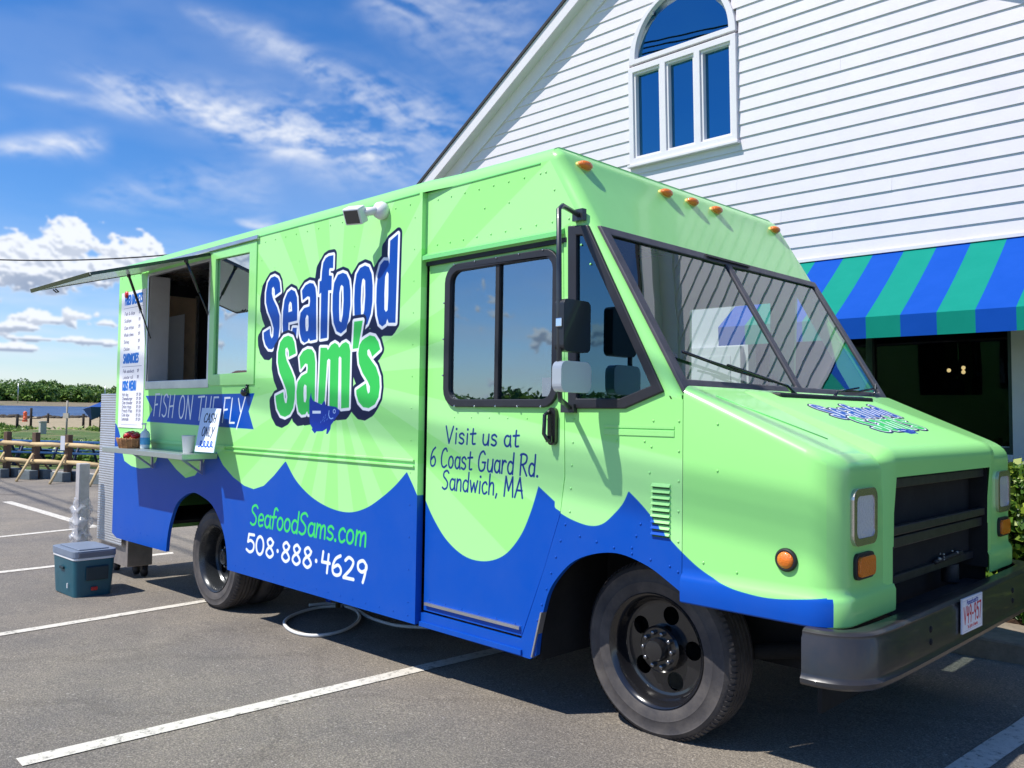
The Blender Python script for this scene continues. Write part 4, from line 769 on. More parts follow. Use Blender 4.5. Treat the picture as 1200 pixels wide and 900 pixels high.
# ================================================================== THE GROUND
U = np.array([-0.9558, 0.2941]); V = np.array([0.2941, 0.9558])    # U: from the camera towards the shore, V: along it
def zlot(x, y=0):
    x = np.asarray(x, float); z = -.089 + .0223 * (x + 2.36); lo = -.089 + .0223 * (-9.5 + 2.36); hi = -.089 + .0223 * 6.0
    return np.clip(z, lo, hi)
LO = float(zlot(-30))
PROF = [(28, LO), (33, LO - .02), (52, -.08), (70, .14), (90, .38), (108, .52), (112, .50)]
def ground_material(name, kind):
    m = bpy.data.materials.new(name); m.use_nodes = True; nt = m.node_tree; b = nt.nodes['Principled BSDF']; N = nt.nodes.new; L = nt.links.new
    tc = N('ShaderNodeTexCoord'); geo = tc.outputs['Object']
    def nz(sc, det=6, r=.6, v=None):
        n = N('ShaderNodeTexNoise'); n.inputs['Scale'].default_value = sc; n.inputs['Detail'].default_value = det; n.inputs['Roughness'].default_value = r; L(v or geo, n.inputs['Vector']); return n.outputs[0]
    def ramp(f, stops):
        n = N('ShaderNodeValToRGB'); L(f, n.inputs[0]); e = n.color_ramp.elements
        while len(e) > 1: e.remove(e[-1])
        e[0].position = stops[0][0]; e[0].color = (*stops[0][1], 1)
        for p, c in stops[1:]: q = e.new(p); q.color = (*c, 1)
        return n.outputs[0]
    def mix(f, a, bb, bt='MIX'):
        n = N('ShaderNodeMix'); n.data_type = 'RGBA'; n.blend_type = bt
        for k, q in (('Factor', f), ('A', a), ('B', bb)):
            if isinstance(q, (int, float)): n.inputs[k].default_value = q
            elif isinstance(q, tuple): n.inputs[k].default_value = (*q, 1)
            else: L(q, n.inputs[k])
        return n.outputs['Result']
    if kind == 'asphalt':
        grain = ramp(nz(95, 3, .8), [(.34, (.065, .060, .053)), (.5, (.215, .192, .165)), (.64, (.52, .465, .39))])
        g2 = ramp(nz(30, 3, .7), [(.3, (.165, .149, .128)), (.7, (.28, .25, .213))]); c = mix(.42, grain, g2)
        big = ramp(nz(.55, 5, .65), [(.35, (.72, .72, .74)), (.65, (1.12, 1.08, 1.0))]); c = mix(1.0, c, big, 'MULTIPLY')
        vo = N('ShaderNodeTexVoronoi'); vo.feature = 'DISTANCE_TO_EDGE'; vo.inputs['Scale'].default_value = .33
        wv = N('ShaderNodeMix'); wv.data_type = 'RGBA'; nn = N('ShaderNodeTexNoise'); nn.inputs['Scale'].default_value = 1.4; nn.inputs['Detail'].default_value = 8; L(geo, nn.inputs['Vector']); wv.inputs['Factor'].default_value = .35; L(geo, wv.inputs['A']); L(nn.outputs['Color'], wv.inputs['B']); L(wv.outputs['Result'], vo.inputs['Vector'])
        crack = ramp(vo.outputs['Distance'], [(0, (.42, .4, .38)), (.004, (.62, .6, .58)), (.009, (1, 1, 1))]); c = mix(.22, c, crack, 'MULTIPLY')
        oil = ramp(nz(1.3, 4, .5), [(.62, (1, 1, 1)), (.74, (.62, .6, .6))]); c = mix(.8, c, oil, 'MULTIPLY')
        peb = ramp(nz(48, 2, .5), [(.68, (0, 0, 0)), (.73, (.3, .29, .27))]); c = mix(.7, c, peb, 'ADD')
        b.inputs['Roughness'].default_value = .85; L(c, b.inputs['Base Color']); bh = nz(80, 4, .8); bs = (.8, .014)
    elif kind == 'paint':
        c = ramp(nz(18, 8, .8), [(.36, (.16, .15, .13)), (.46, (.62, .58, .5)), (.7, (.74, .7, .62))]); L(c, b.inputs['Base Color']); b.inputs['Roughness'].default_value = .8; bh = nz(90, 3); bs = (.5, .01)
    elif kind == 'grass':
        c = ramp(nz(.35, 8, .75), [(.3, (.05, .10, .02)), (.5, (.10, .17, .035)), (.62, (.24, .21, .09)), (.8, (.34, .28, .15))]); L(c, b.inputs['Base Color']); b.inputs['Roughness'].default_value = .9; bh = nz(3, 8, .8); bs = (.8, .2)
    elif kind == 'sand':
        c = ramp(nz(.16, 8, .7), [(.3, (.16, .15, .06)), (.5, (.36, .27, .14)), (.68, (.22, .19, .085))]); c = mix(.5, c, ramp(nz(2.5, 6, .8), [(.3, (.20, .17, .11)), (.7, (.6, .5, .35))])); L(c, b.inputs['Base Color']); b.inputs['Roughness'].default_value = .95; bh = nz(1.2, 6, .8); bs = (.6, .2)
    elif kind == 'shore':
        c = ramp(nz(.09, 8, .75), [(.3, (.16, .14, .09)), (.5, (.26, .21, .14)), (.7, (.09, .12, .04))]); L(c, b.inputs['Base Color']); b.inputs['Roughness'].default_value = .95; bh = nz(.5, 6, .8); bs = (.8, .8)
    elif kind == 'water':
        mp = N('ShaderNodeMapping'); L(geo, mp.inputs[0]); mp.inputs['Rotation'].default_value = (0, 0, R_(18)); mp.inputs['Scale'].default_value = (1.0, .28, 1)
        c = ramp(nz(.35, 7, .75, mp.outputs[0]), [(.36, (.006, .02, .06)), (.5, (.022, .06, .15)), (.62, (.08, .16, .30))]); L(c, b.inputs['Base Color']); b.inputs['Roughness'].default_value = .35; bh = nz(1.2, 5, .7, mp.outputs[0]); bs = (.6, .3)
    elif kind == 'concrete':
        c = ramp(nz(7, 8, .8), [(.3, (.17, .135, .10)), (.6, (.28, .23, .175))]); L(c, b.inputs['Base Color']); b.inputs['Roughness'].default_value = .9; bh = nz(60, 4, .8); bs = (.5, .01)
    elif kind == 'mulch':
        c = ramp(nz(26, 6, .8), [(.35, (.03, .015, .01)), (.65, (.14, .07, .04))]); L(c, b.inputs['Base Color']); b.inputs['Roughness'].default_value = 1; bh = nz(26, 6, .8); bs = (1, .05)
    bp = N('ShaderNodeBump'); bp.inputs['Strength'].default_value = bs[0]; bp.inputs['Distance'].default_value = bs[1]; L(bh, bp.inputs['Height']); L(bp.outputs[0], b.inputs['Normal'])
    return m
def sheet(name, ss, ts, zf, m, dz=0):
    vs = []; fs = []; n = len(ts)
    for s_ in ss:
        for t_ in ts:
            p = CAM[:2] + U * s_ + V * t_; vs.append((p[0], p[1], zf(s_, t_, p[0]) + dz))
    for i in range(len(ss) - 1):
        for k in range(n - 1): fs.append((i * n + k, i * n + k + 1, (i + 1) * n + k + 1, (i + 1) * n + k))
    return tag(MB().add(vs, fs, 0, True).build(name, m), kind='structure')
prof = lambda s_: float(np.interp(s_, [p[0] for p in PROF], [p[1] for p in PROF]))
tsw = [-900, -300, -120, -60, -30, -15, 0, 15, 30, 60, 120, 300, 900]
M_asph = ground_material('asphalt', 'asphalt')
sheet('parking_lot', [-1200, -300, -60, -20] + list(np.arange(-16, 28.1, 2.0)), tsw, lambda s_, t_, x: float(zlot(x)) * (1 if s_ < 27 else 0) + (LO if s_ >= 27 else 0), M_asph)
sheet('grass', [28, 33, 42, 52, 58, 64], tsw, lambda s_, t_, x: prof(s_) + (.06 * math.sin(t_ * .7 + s_) if 28 < s_ < 63 and abs(t_) < 100 else 0), ground_material('rough_grass', 'grass'))
sheet('beach', [64, 72, 80, 90, 100, 108, 112], tsw, lambda s_, t_, x: prof(s_), ground_material('sand', 'sand'))
sheet('water', [108.5, 150, 200, 264], tsw, lambda s_, t_, x: .50 + (s_ - 108.5) * .0094, ground_material('sea_water', 'water'))
sheet('far_shore', [260, 264, 272, 284, 300, 420, 2500], tsw, lambda s_, t_, x: float(np.interp(s_, [260, 264, 272, 284, 300, 420, 2500], [1.85, 2.05, 2.6, 3.2, 3.6, 8, 12])), ground_material('shore_earth', 'shore'))

# painted bay lines, 4 mm sheets over the asphalt
M_line = ground_material('line_paint', 'paint')
def zl(p, dz=.005):                              # pixel to lot surface
    d = dirw(p); x = -5.0
    for _ in range(12):
        z = float(zlot(x)); t = (z - CAM[2]) / d[2]; x = CAM[0] + t * d[0]
    q = CAM + t * d; return np.array([q[0], q[1], float(zlot(q[0])) + dz])
def line(a, b, w=.11, ext0=0, ext1=0, n=12):
    a, b = a.copy(), b.copy(); e = (b - a)[:2]; e /= np.linalg.norm(e); a[:2] -= e * ext0; b[:2] += e * ext1; nn = np.array([-e[1], e[0]]) * w / 2; vs = []; fs = []
    for i in range(n + 1):
        p = a + (b - a) * i / n; jit = .004 * rng.randn(2)
        for s_, j in ((-1, jit[0]), (1, jit[1])): q = p[:2] + nn * (s_ * (1 + j * 8)); vs.append((q[0], q[1], float(zlot(q[0])) + .005))
        if i: fs.append((2 * i - 2, 2 * i - 1, 2 * i + 1, 2 * i))
    return tag(MB().add(vs, fs).build('bay_line', M_line), kind='structure')
line(zl((28, 893)), zl((560, 768)), .12, .02, 2.0); line(zl((0, 744)), zl((232, 706)), .11, 2.5, 4.5); line(zl((0, 671)), zl((222, 646)), .12, 3, 4); line(zl((0, 629.5)), zl((100, 619)), .13, 3, 2)
line(zl((1140, 896)), zl((1196, 858)), .13, 1.0, 1.2); line(zl((8, 588)), zl((104, 616)), .16, 0, .2); line(zl((0, 549)), zl((50, 552)), .16, 6, 4)
# kerb, planting bed and path by the building
yk = 3.0
k_ = MB().box(-9.5, 3.0, yk, yk + .16, -.35, .065); tag(k_.build('kerb', ground_material('kerb_concrete', 'concrete'), bevel=.02), kind='structure')
tag(MB().box(-9.5, 3.0, yk + .161, 3.62, -.3, .058).build('pavement', ground_material('pavement_concrete', 'concrete')), kind='structure')
tag(MB().box(-9.5, 3.0, 3.621, 4.99, -.3, .085).build('planting_bed', ground_material('mulch', 'mulch')), kind='structure')

# ================================================================== THE BUILDING
PHI = R_(2.6); YB = 5.0
Mb = Matrix.Translation((0, YB, 1.5)) @ Matrix.Rotation(PHI, 4, 'X') @ Matrix.Translation((0, 0, -1.5))
bld = thing('clapboard_building', 'white clapboard building with a tall gable and arched window behind the truck', 'building', (-5.45, 5.6, 0))
def bb(mb, name, m, parent=None, **kw):
    mb.v = [tuple(Mb @ Vector(v)) for v in mb.v]; return mb.build(name, m, parent or bld, **kw)
XA = -5.45; ZAP = 7.34; SLP = .608                # apex of the wall under the rake
zr = lambda x: ZAP - SLP * abs(x - XA)
WX0, WX1, WZ0, WZ1, AZ1 = -6.165, -4.745, 4.545, 5.70, 6.46
# backing wall
bb(MB().panel([(XA - 7.7, 0), (XA + 7.7, 0), (XA + 7.7, zr(XA + 7.7)), (XA, ZAP), (XA - 7.7, zr(XA + 7.7))],
              [[(WX0 + .07, WZ0 + .07), (WX1 - .07, WZ0 + .07), (WX1 - .07, WZ1)] + [(XA + .64 * math.cos(R_(a)), WZ1 + .64 * math.sin(R_(a))) for a in range(0, 181, 12)] + [(WX0 + .07, WZ1)], [(-4.6, 1.3), (-2.13, 1.3), (-2.13, 2.35), (-4.6, 2.35)], [(-1.9, 1.3), (1.2, 1.3), (1.2, 2.35), (-1.9, 2.35)]], .03, .25), 'wall', M_siding)
bb(MB().box(XA - 7.7, XA + 7.7, .26, 6, -.2, .0).box(-8, 3, 2.5, 2.6, 0, 7), 'inner_wall', M_dark)
# clapboards, one by one
ex = .1414; z = 3.149 - ex * 2; nb = 0
def clap(x0, x1, z0, x0t=None, x1t=None):
    if x1 - x0 > 3.0 and rng.rand() < .38:
        c = x0 + (x1 - x0) * (.25 + .5 * rng.rand()); clap(x0, c - .0006, z0, x0t, c - .0006); clap(c + .0006, x1, z0, c + .0006, x1t); return
    x0t = x0 if x0t is None else x0t; x1t = x1 if x1t is None else x1t; b = MB(); j = (rng.rand() - .5) * .0025
    vs = [(x0, -.0135 + j, z0), (x1, -.0135 + j, z0), (x1, .012, z0), (x0, .012, z0), (x0t, .001, z0 + ex + .012), (x1t, .001, z0 + ex + .012), (x1t, .016, z0 + ex + .012), (x0t, .020, z0 + ex + .012)]
    b.add(vs, [(0, 1, 5, 4), (0, 3, 2, 1), (4, 5, 6, 7), (0, 4, 7, 3), (1, 2, 6, 5)]); bb(b, 'clapboard', M_siding, fix=False)
for i in range(40):
    z0 = 3.149 - ex + i * ex; zt = z0 + ex + .012
    if z0 > ZAP - .1: break
    hw0 = min(7.7, (ZAP - z0) / SLP); hw1 = min(7.7, max(0.02, (ZAP - zt) / SLP)); L0, R0, L1, R1 = XA - hw0, XA + hw0, XA - hw1, XA + hw1
    def half(zq):
        if zq < WZ0 - .05 or zq > AZ1 + .02: return None
        return .70 if zq < WZ1 + .03 else math.sqrt(max(0, .735 ** 2 - (zq - WZ1) ** 2))
    hh = half(z0 + ex * .5)
    if hh is None or hh == 0: clap(L0, R0, z0, L1, R1)
    else: clap(L0, XA - hh, z0, L1, XA - hh); clap(XA + hh, R0, z0, XA + hh, R1)
# lower wall boards that show under the awning
for i in range(8): 
    z0 = .30 + i * ex - .02
    if z0 + ex < 1.28: clap(XA - 7.7, XA + 7.7, z0)
# gable window
gwf = MB().panel([(WX0 - .012, WZ0 - .012), (WX1 + .012, WZ0 - .012), (WX1 + .012, WZ1), (WX0 - .012, WZ1)],
   [[(WX0 + .055 + i * .462, WZ0 + .06), (WX0 + .055 + i * .462 + .385, WZ0 + .06), (WX0 + .055 + i * .462 + .385, WZ1 - .07), (WX0 + .055 + i * .462, WZ1 - .07)] for i in range(3)], -.05, .06)
gwf = bb(gwf, 'gable_window', M_trimw, bevel=.006)
bb(MB().panel([(XA + .715 * math.cos(R_(a)), WZ1 + .03 + .74 * math.sin(R_(a))) for a in range(0, 181, 6)], [[(XA + .63 * math.cos(R_(a)), WZ1 + .085 + .645 * math.sin(R_(a))) for a in range(0, 181, 6)]], -.045, .06), 'arch_frame', M_trimw, gwf, bevel=.006)
bb(MB().panel([(XA + .65 * math.cos(R_(a)), WZ1 + .07 + .665 * math.sin(R_(a))) for a in range(0, 181, 6)], [], .03, .034), 'arch_pane', G_bld, gwf)
for i in range(3):
    x0 = WX0 + .055 + i * .462
    bb(MB().panel([(x0, WZ0 + .055), (x0 + .385, WZ0 + .055), (x0 + .385, WZ1 - .065), (x0, WZ1 - .065)], [[(x0 + .028, WZ0 + .085), (x0 + .357, WZ0 + .085), (x0 + .357, WZ1 - .095), (x0 + .028, WZ1 - .095)]], -.025, .05), 'sash', M_trimw, gwf, bevel=.004)
    bb(MB().panel([(x0 + .02, WZ0 + .08), (x0 + .37, WZ0 + .08), (x0 + .37, WZ1 - .09), (x0 + .02, WZ1 - .09)], [], .034, .037), 'pane', G_bld, gwf)
bb(MB().box(WX0 - .03, WX1 + .03, -.075, .0, WZ0 - .045, WZ0 - .013), 'sill', M_trimw, gwf, bevel=.005)
# rakes: frieze, soffit, fascia, shingles
def slab(name, m, o0, o1, y0, y1, up_=1.0, hw=8.1):
    # strip parallel to the rake, o0..o1 measured square to it above the wall edge
    for s_ in (-1, 1):
        c = math.hypot(1, SLP); vs = []
        for o in (o0, o1):
            for xx in (0, hw):
                for y in (y0, y1): vs.append((XA + s_ * xx, y, ZAP - SLP * xx + o * c))
        bb(MB().add(vs, [(0, 2, 3, 1), (4, 5, 7, 6), (0, 1, 5, 4), (2, 6, 7, 3), (0, 4, 6, 2), (1, 3, 7, 5)]), name, m)
slab('frieze_board', M_trimw, -.03, .16, -.035, .03); slab('soffit', M_soffit, .16, .18, -.17, .1); slab('rake_fascia', M_trimw, .15, .30, -.195, -.171); slab('roof_deck', mat('shingle_dark', (.05, .048, .055), .9, noise=.4, nscale=40), .302, .34, -.215, 7.0)
# awning: striped cloth, each stripe a face of its own colour
aw = thing('striped_awning', 'blue and teal striped awning over the restaurant windows behind the hood', 'awning', (-1.5, 4.1, 2.2))
def fab(nm, c): 
    m = mat(nm, c, .85, spec=.2, noise=.06, nscale=5, bump=.1, bscale=300); return m
M_aw = [fab('awning_blue', (.0, .066, .40)), fab('awning_teal', (.0, .235, .175))]
sw_ = .2905; b = MB(); v = MB(); xa = -3.313 - sw_ * 4; AP, AZT, AZB, AZV = -.93, 3.125, 2.452, 2.268
for i in range(21):
    x0 = xa + i * sw_; x1 = x0 + sw_; sag = [.0, -.012, -.016, -.012, 0]; n = 4; mi = i % 2
    for k in range(n):
        t0, t1 = k / n, (k + 1) / n; q = lambda t, s_: (AP * t, AZT + (AZB - AZT) * t + s_)
        (ya, za), (yb_, zb_) = q(t0, sag[k]), q(t1, sag[k + 1]); b.add([(x0, ya - .01, za), (x1, ya - .01, za), (x1, yb_ - .01, zb_), (x0, yb_ - .01, zb_)], [(0, 3, 2, 1)], mi)
    v.add([(x0, AP - .01, AZB), (x1, AP - .01, AZB), (x1, AP - .005, AZV), (x0, AP - .005, AZV)], [(0, 3, 2, 1)], mi)
bb(b, 'awning_cloth', M_aw, aw, fix=False); bb(v, 'valance', M_aw, aw, fix=False)
ap = MB()
ap.tube([(xa, AP + .03, AZB - .035), (xa + 21 * sw_, AP + .03, AZB - .035)], .014, 6); ap.tube([(xa, AP + .01, AZV + .02), (xa + 21 * sw_, AP + .01, AZV + .02)], .012, 6)
for x_ in (xa + .01, xa + 1.5, xa + 3, xa + 4.5, xa + 21 * sw_ - .01): ap.tube([(x_, AP + .03, AZB - .035), (x_, -.01, AZB - .035)], .012, 6); ap.tube([(x_, AP + .03, AZB - .035), (x_, -.01, AZT - .065)], .012, 6)
bb(ap, 'awning_frame', M_alu, aw)
bb(MB().box(xa - .05, xa + 21 * sw_ + .05, -.035, .0, AZT, AZT + .03), 'head_flashing', M_trimw, aw)
# dark restaurant windows below
for x0, x1, n_ in ((-4.6, -2.13, 2), (-1.9, 1.2, 3)):
    xsn = [x0 + (x1 - x0) * i / n_ for i in range(n_ + 1)]
    wfm = bb(MB().panel([(x0 - .06, 1.22), (x1 + .06, 1.22), (x1 + .06, 2.42), (x0 - .06, 2.42)], [[(xsn[i] + .03, 1.29), (xsn[i + 1] - .03, 1.29), (xsn[i + 1] - .03, 2.36), (xsn[i] + .03, 2.36)] for i in range(n_)], -.03, .05), 'restaurant_window', M_trimw if x0 > -2 else mat('dark_frame', (.03, .05, .05), .4))
    bb(MB().box(x0, x1, .03, .034, 1.28, 2.37), 'pane', G_din, wfm)
bb(MB().box(-2.13, -1.98, -.045, .0, .0, 2.45), 'corner_board', M_trimw, bevel=.004); bb(MB().box(-4.6, -2.131, -.05, .0, 1.17, 1.232), 'window_sill', M_trimw, bevel=.004)
bb(MB().box(-5.9, -4.75, -.04, .03, .05, 2.3), 'door_casing', M_trimw); bb(MB().box(-5.78, -4.87, -.046, -.03, .1, 2.2), 'door_leaf', M_trimw)
# lamps glowing in the dining room
for px_ in ((1112, 434), (1129, 431), (1129, 436)):
    P = sd(px_, YB + 1.3); o = MB().ball(P, .021, 10, 7).build('pendant_lamp', mat('lamp_glow', (1, .7, .4), .5, emit=(1.0, .55, .25, 9)))
    tag(o, {0: 'lower left glowing ceiling lamp inside the dark restaurant window', 1: 'brightest warm lamp glowing inside the dark restaurant window', 2: 'small warm lamp just under the brightest one inside the window'}[[1112, 1129, 1129].index(px_[0]) if px_[1] != 436 else 2], 'lamp', 'lamps in the dining room')

# ================================================================== LEAVES
def leaf_mat(name, c1, c2, c3):
    m = bpy.data.materials.new(name); m.use_nodes = True; nt = m.node_tree; b = nt.nodes['Principled BSDF']; N = nt.nodes.new; L = nt.links.new
    g = N('ShaderNodeNewGeometry'); r = N('ShaderNodeValToRGB'); L(g.outputs['Random Per Island'], r.inputs[0]); e = r.color_ramp.elements; e[0].color = (*c1, 1); e[1].color = (*c3, 1); q = e.new(.5); q.color = (*c2, 1)
    L(r.outputs[0], b.inputs['Base Color']); b.inputs['Roughness'].default_value = .45; b.inputs['Specular IOR Level'].default_value = .4
    tr = N('ShaderNodeBsdfTranslucent'); mx = N('ShaderNodeMixShader'); mx.inputs[0].default_value = .25; L(r.outputs[0], tr.inputs[0]); L(b.outputs[0], mx.inputs[1]); L(tr.outputs[0], mx.inputs[2]); L(mx.outputs[0], nt.nodes['Material Output'].inputs[0])
    return m
def leaves(name, C, S, m, parent=None, out=None, elong=1.5, seed=1):
    """C: n x 3 centres, S: sizes; each leaf a folded quad"""
    r = np.random.RandomState(seed); n = len(C); d = r.randn(n, 3)
    if out is not None: d = d * .75 + out
    d /= np.linalg.norm(d, axis=1)[:, None]; a = np.cross(d, r.randn(n, 3)); a /= np.linalg.norm(a, axis=1)[:, None]; b = np.cross(d, a); S = np.asarray(S)[:, None]
    v = np.stack([C - a * S * .5 * elong, C - b * S * .5 + d * S * .12, C + a * S * .5 * elong, C + b * S * .5 + d * S * .12], 1).reshape(-1, 3)
    me = bpy.data.meshes.new(name); me.vertices.add(4 * n); me.vertices.foreach_set('co', v.astype(np.float32).ravel()); me.loops.add(4 * n); me.loops.foreach_set('vertex_index', np.arange(4 * n, dtype=np.int32))
    me.polygons.add(n); me.polygons.foreach_set('loop_start', np.arange(0, 4 * n, 4, dtype=np.int32)); me.update(); me.validate(); me.materials.append(m)
    o = bpy.data.objects.new(name, me); scene.collection.objects.link(o)
    if parent is not None: setparent(o, parent)
    return o
M_hedge = leaf_mat('hedge_leaf', (.03, .09, .012), (.10, .20, .02), (.28, .36, .04)); M_wood = leaf_mat('wood_leaf', (.025, .075, .014), (.09, .19, .03), (.22, .34, .06))
hx0, hx1, hy0, hy1, hz = -3.2, 2.6, 3.62, 4.4, 1.16
n = 26000; C = np.stack([hx0 + rng.rand(n) * (hx1 - hx0), hy0 + rng.rand(n) ** 2.2 * (hy1 - hy0), .1 + rng.rand(n) ** .7 * (hz - .1)], 1)
k = rng.rand(n) < .3; C[k, 2] = hz + rng.randn(k.sum()) * .03; C[:, 1] += (vnoise(C[:, 0] * 4, C[:, 2] * 4, 3) - .5) * .22; C[:, 2] += (vnoise(C[:, 0] * 3, C[:, 1] * 3, 8) - .5) * .12
hd = thing('hedge', 'leafy green clipped hedge beside the restaurant wall at the right edge', 'hedge', (-.3, 4.0, 0))
leaves('foliage', C, .035 + rng.rand(n) * .03, M_hedge, hd, out=np.array([0, -.6, .5]), seed=3)
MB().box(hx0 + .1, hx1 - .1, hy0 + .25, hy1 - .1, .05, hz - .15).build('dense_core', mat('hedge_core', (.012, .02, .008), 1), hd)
# far wooded shore: one mass nobody could count
cen = []; r = np.random.RandomState(9); CC = []; SS = []
for i in range(900):
    s_ = 286 + r.rand() ** 1.5 * 60; t_ = -150 + r.rand() * 330; gz = float(np.interp(s_, [260, 284, 300, 420], [1.85, 3.2, 3.6, 8])); env = 1.2 + 3.9 * vnoise(np.array([t_ * .035]), np.array([.5]), 77)[0] + (s_ - 286) * .022
    h_ = env * (.72 + .45 * r.rand()); R0 = 1.5 + 1.9 * r.rand(); p = CAM[:2] + U * s_ + V * t_; m_ = 240
    th = r.rand(m_) * 6.283; ph = np.arccos(1 - r.rand(m_) * 1.25); rad = R0 * (.72 + .3 * r.rand(m_)) * (1 + .25 * np.sin(3 * th + i) * np.sin(2 * ph + i))
    c = np.stack([p[0] + rad * np.sin(ph) * np.cos(th), p[1] + rad * np.sin(ph) * np.sin(th), gz + h_ - R0 * .8 + rad * np.cos(ph) * .8], 1); CC.append(c); SS.append(.28 + r.rand(m_) * .36)
    m2 = 50; c = np.stack([p[0] + r.randn(m2) * R0 * .5, p[1] + r.randn(m2) * R0 * .5, gz + r.rand(m2) * h_ * .8], 1); CC.append(c); SS.append(.7 + .6 * r.rand(m2))
CC = np.concatenate(CC); SS = np.concatenate(SS)
tag(leaves('far_woodland', CC, SS, M_wood, out=np.array([.3, -.35, .7]), seed=4), 'dark green wooded shore across the water', 'woodland', kind='stuff')
# beach grass and low green scrub between the lot and the sand
r = np.random.RandomState(12); n = 60000; s_ = 31 + r.rand(n) * 34; t_ = -16 + r.rand(n) * 36; dens = vnoise(s_ * .16, t_ * .22, 21); keep = dens > .42; s_, t_, dens = s_[keep], t_[keep], dens[keep]
P = CAM[:2][None] + U[None] * s_[:, None] + V[None] * t_[:, None]; z_ = np.interp(s_, [p[0] for p in PROF], [p[1] for p in PROF]) + r.rand(len(s_)) * (dens - .36) * 1.1
tag(leaves('scrub', np.stack([P[:, 0], P[:, 1], z_], 1), .12 + r.rand(len(s_)) * .16, leaf_mat('scrub_leaf', (.08, .16, .02), (.16, .28, .04), (.34, .40, .10)), out=np.array([.3, -.3, .7]), elong=2, seed=6), 'bright green scrub and beach grass before the sand', 'grass', kind='stuff')

# ================================================================== SHORE AND FENCE THINGS
M_wd = mat('weathered_post', (.16, .10, .065), .85, noise=.4, nscale=5); M_wr = mat('pale_timber', (.62, .46, .24), .8, noise=.2, nscale=4); M_blk = mat('grey_block', (.16, .19, .20), .9, noise=.25, nscale=9)
def at(p, s_):                                   # point s_ metres out along a pixel's ray
    d = dirw(p); t = s_ / abs(d[:2] @ U); return CAM + d * t
def on_ground(px_, s_):
    q = at((px_, 500), s_); return Vector((q[0], q[1], LO if s_ < 29 else prof(s_)))
fence = thing('timber_barrier', 'rough timber rail barrier set in grey concrete blocks at the lot edge', 'fence', on_ground(48, 24))
fp = [on_ground(-40, 25.9), on_ground(9.5, 25.2), on_ground(43, 24.4), on_ground(81, 23.4), on_ground(126, 22.4), on_ground(180, 21)]
k24 = 24.4 / PXF * 1.05
def yz(px_, py, s_): return at((px_, py), s_)
rz_ = math.atan2((fp[3] - fp[1]).y, (fp[3] - fp[1]).x)
for i, p in enumerate(fp):
    Mr = Matrix.Translation(p) @ Matrix.Rotation(rz_, 4, 'Z')
    MB().box(-.07, .07, -.065, .065, .02, 1.15 if i != 3 else 1.12, 0, Mr).build('post', M_wd, fence, bevel=.008)
    MB().box(-.21, .21, .07, .30, 0, .22, 0, Mr).box(-.21, .21, -.30, -.07, 0, .22, 0, Mr).build('concrete_block', M_blk, fence, bevel=.01)
    b1 = p + Vector((0, 0, .62)); ft = p + Vector((.75, -.62, .02))
    MB().tube([b1 + Vector((.05, -.08, 0)), ft], .033, 6).build('brace', M_wr, fence); MB().tube([p + Vector((-.05, .09, .55)), p + Vector((-.7, .65, .02))], .028, 6).build('brace', M_wd, fence)
for zz_ in (.86, .44):
    for i in range(5):
        a, b_ = fp[i] + Vector((.09, -.09, zz_ + .02 * (i % 2))), fp[i + 1] + Vector((.09, -.09, zz_ - .015 + (.02 if i == 2 else 0))); MB().tube([a - (b_ - a) * .06, a.lerp(b_, .5) + Vector((0, 0, .01)), b_ + (b_ - a) * .04], [.052, .058, .05], 7).build('rail', M_wr, fence)
q = fp[3] + Vector((.10, -.11, .9)); MB().box(-.01, .0, -.055, .055, -.14, .2, 0, Matrix.Translation(q + Vector((.07, -.08, 0))) @ Matrix.Rotation(R_(-52), 4, 'Z')).build('paper_notice', M_paper, fence)
# picnic tables
M_pt = mat('blue_table_paint', (.015, .08, .22), .5, noise=.2)
def picnic(lbl, p, rz, group='blue picnic tables behind the barrier'):
    t = thing('picnic_table', lbl, 'picnic table', (0, 0, 0), 0, group)
    for y in (-.3, -.15, 0, .15, .3): lp(MB().box(-.9, .9, y - .068, y + .068, .72, .76).build('tabletop_plank', M_pt), t)
    for y in (-.72, .72): lp(MB().box(-.9, .9, y - .13, y + .13, .42, .46).build('seat', M_pt), t)
    for x in (-.6, .6): 
        l = MB(); l.box(x - .02, x + .02, -.78, .78, .38, .42).box(x - .02, x + .02, -.36, .36, .66, .72); l.tube([(x, -.26, .7), (x, -.6, 0)], .04, 6).tube([(x, .26, .7), (x, .6, 0)], .04, 6); lp(l.build('leg', mat('table_leg', (.02, .03, .07), .6)), t)
    t.location = p; t.rotation_euler = (0, 0, rz); return t
picnic('blue picnic table behind the barrier, nearest the middle post', on_ground(56, 30), .6); picnic('leftmost blue picnic table beside the barrier', on_ground(20, 31), .4); picnic('blue picnic table partly behind the steel panel', on_ground(122, 28.5), .6)
# mooring piles, pale box post, lamp poles
M_pile = mat('dark_pile', (.03, .025, .02), .9, noise=.3)
for px_, s_, h_, lb_ in ((20, 62, 1.05, 'short dark mooring pile leftmost on the sand'), (36, 70, 1.35, 'tall dark mooring pile right of the orange marker'), (56, 80, .8, 'small dark pile far down the beach'), (97.5, 66, 1.05, 'dark mooring pile nearest the blue canopy'), (105.5, 72, 1.3, 'dark mooring pile right beside the blue canopy')):
    p = on_ground(px_, s_); tag(MB().tube([p - Vector((0, 0, .2)), p + Vector((0, 0, h_))], .085, 8).build('mooring_pile', M_pile), lb_, 'post', 'piles along the beach')
p = on_ground(50, 56); tag(MB().box(-.16, .16, -.16, .16, -.1, .72, 0, Matrix.Translation(p)).box(-.19, .19, -.19, .19, .72, .78, 0, Matrix.Translation(p)).build('beach_post', mat('pale_post', (.5, .47, .4), .8, noise=.2)), 'pale square post with a cap on the beach', 'post')
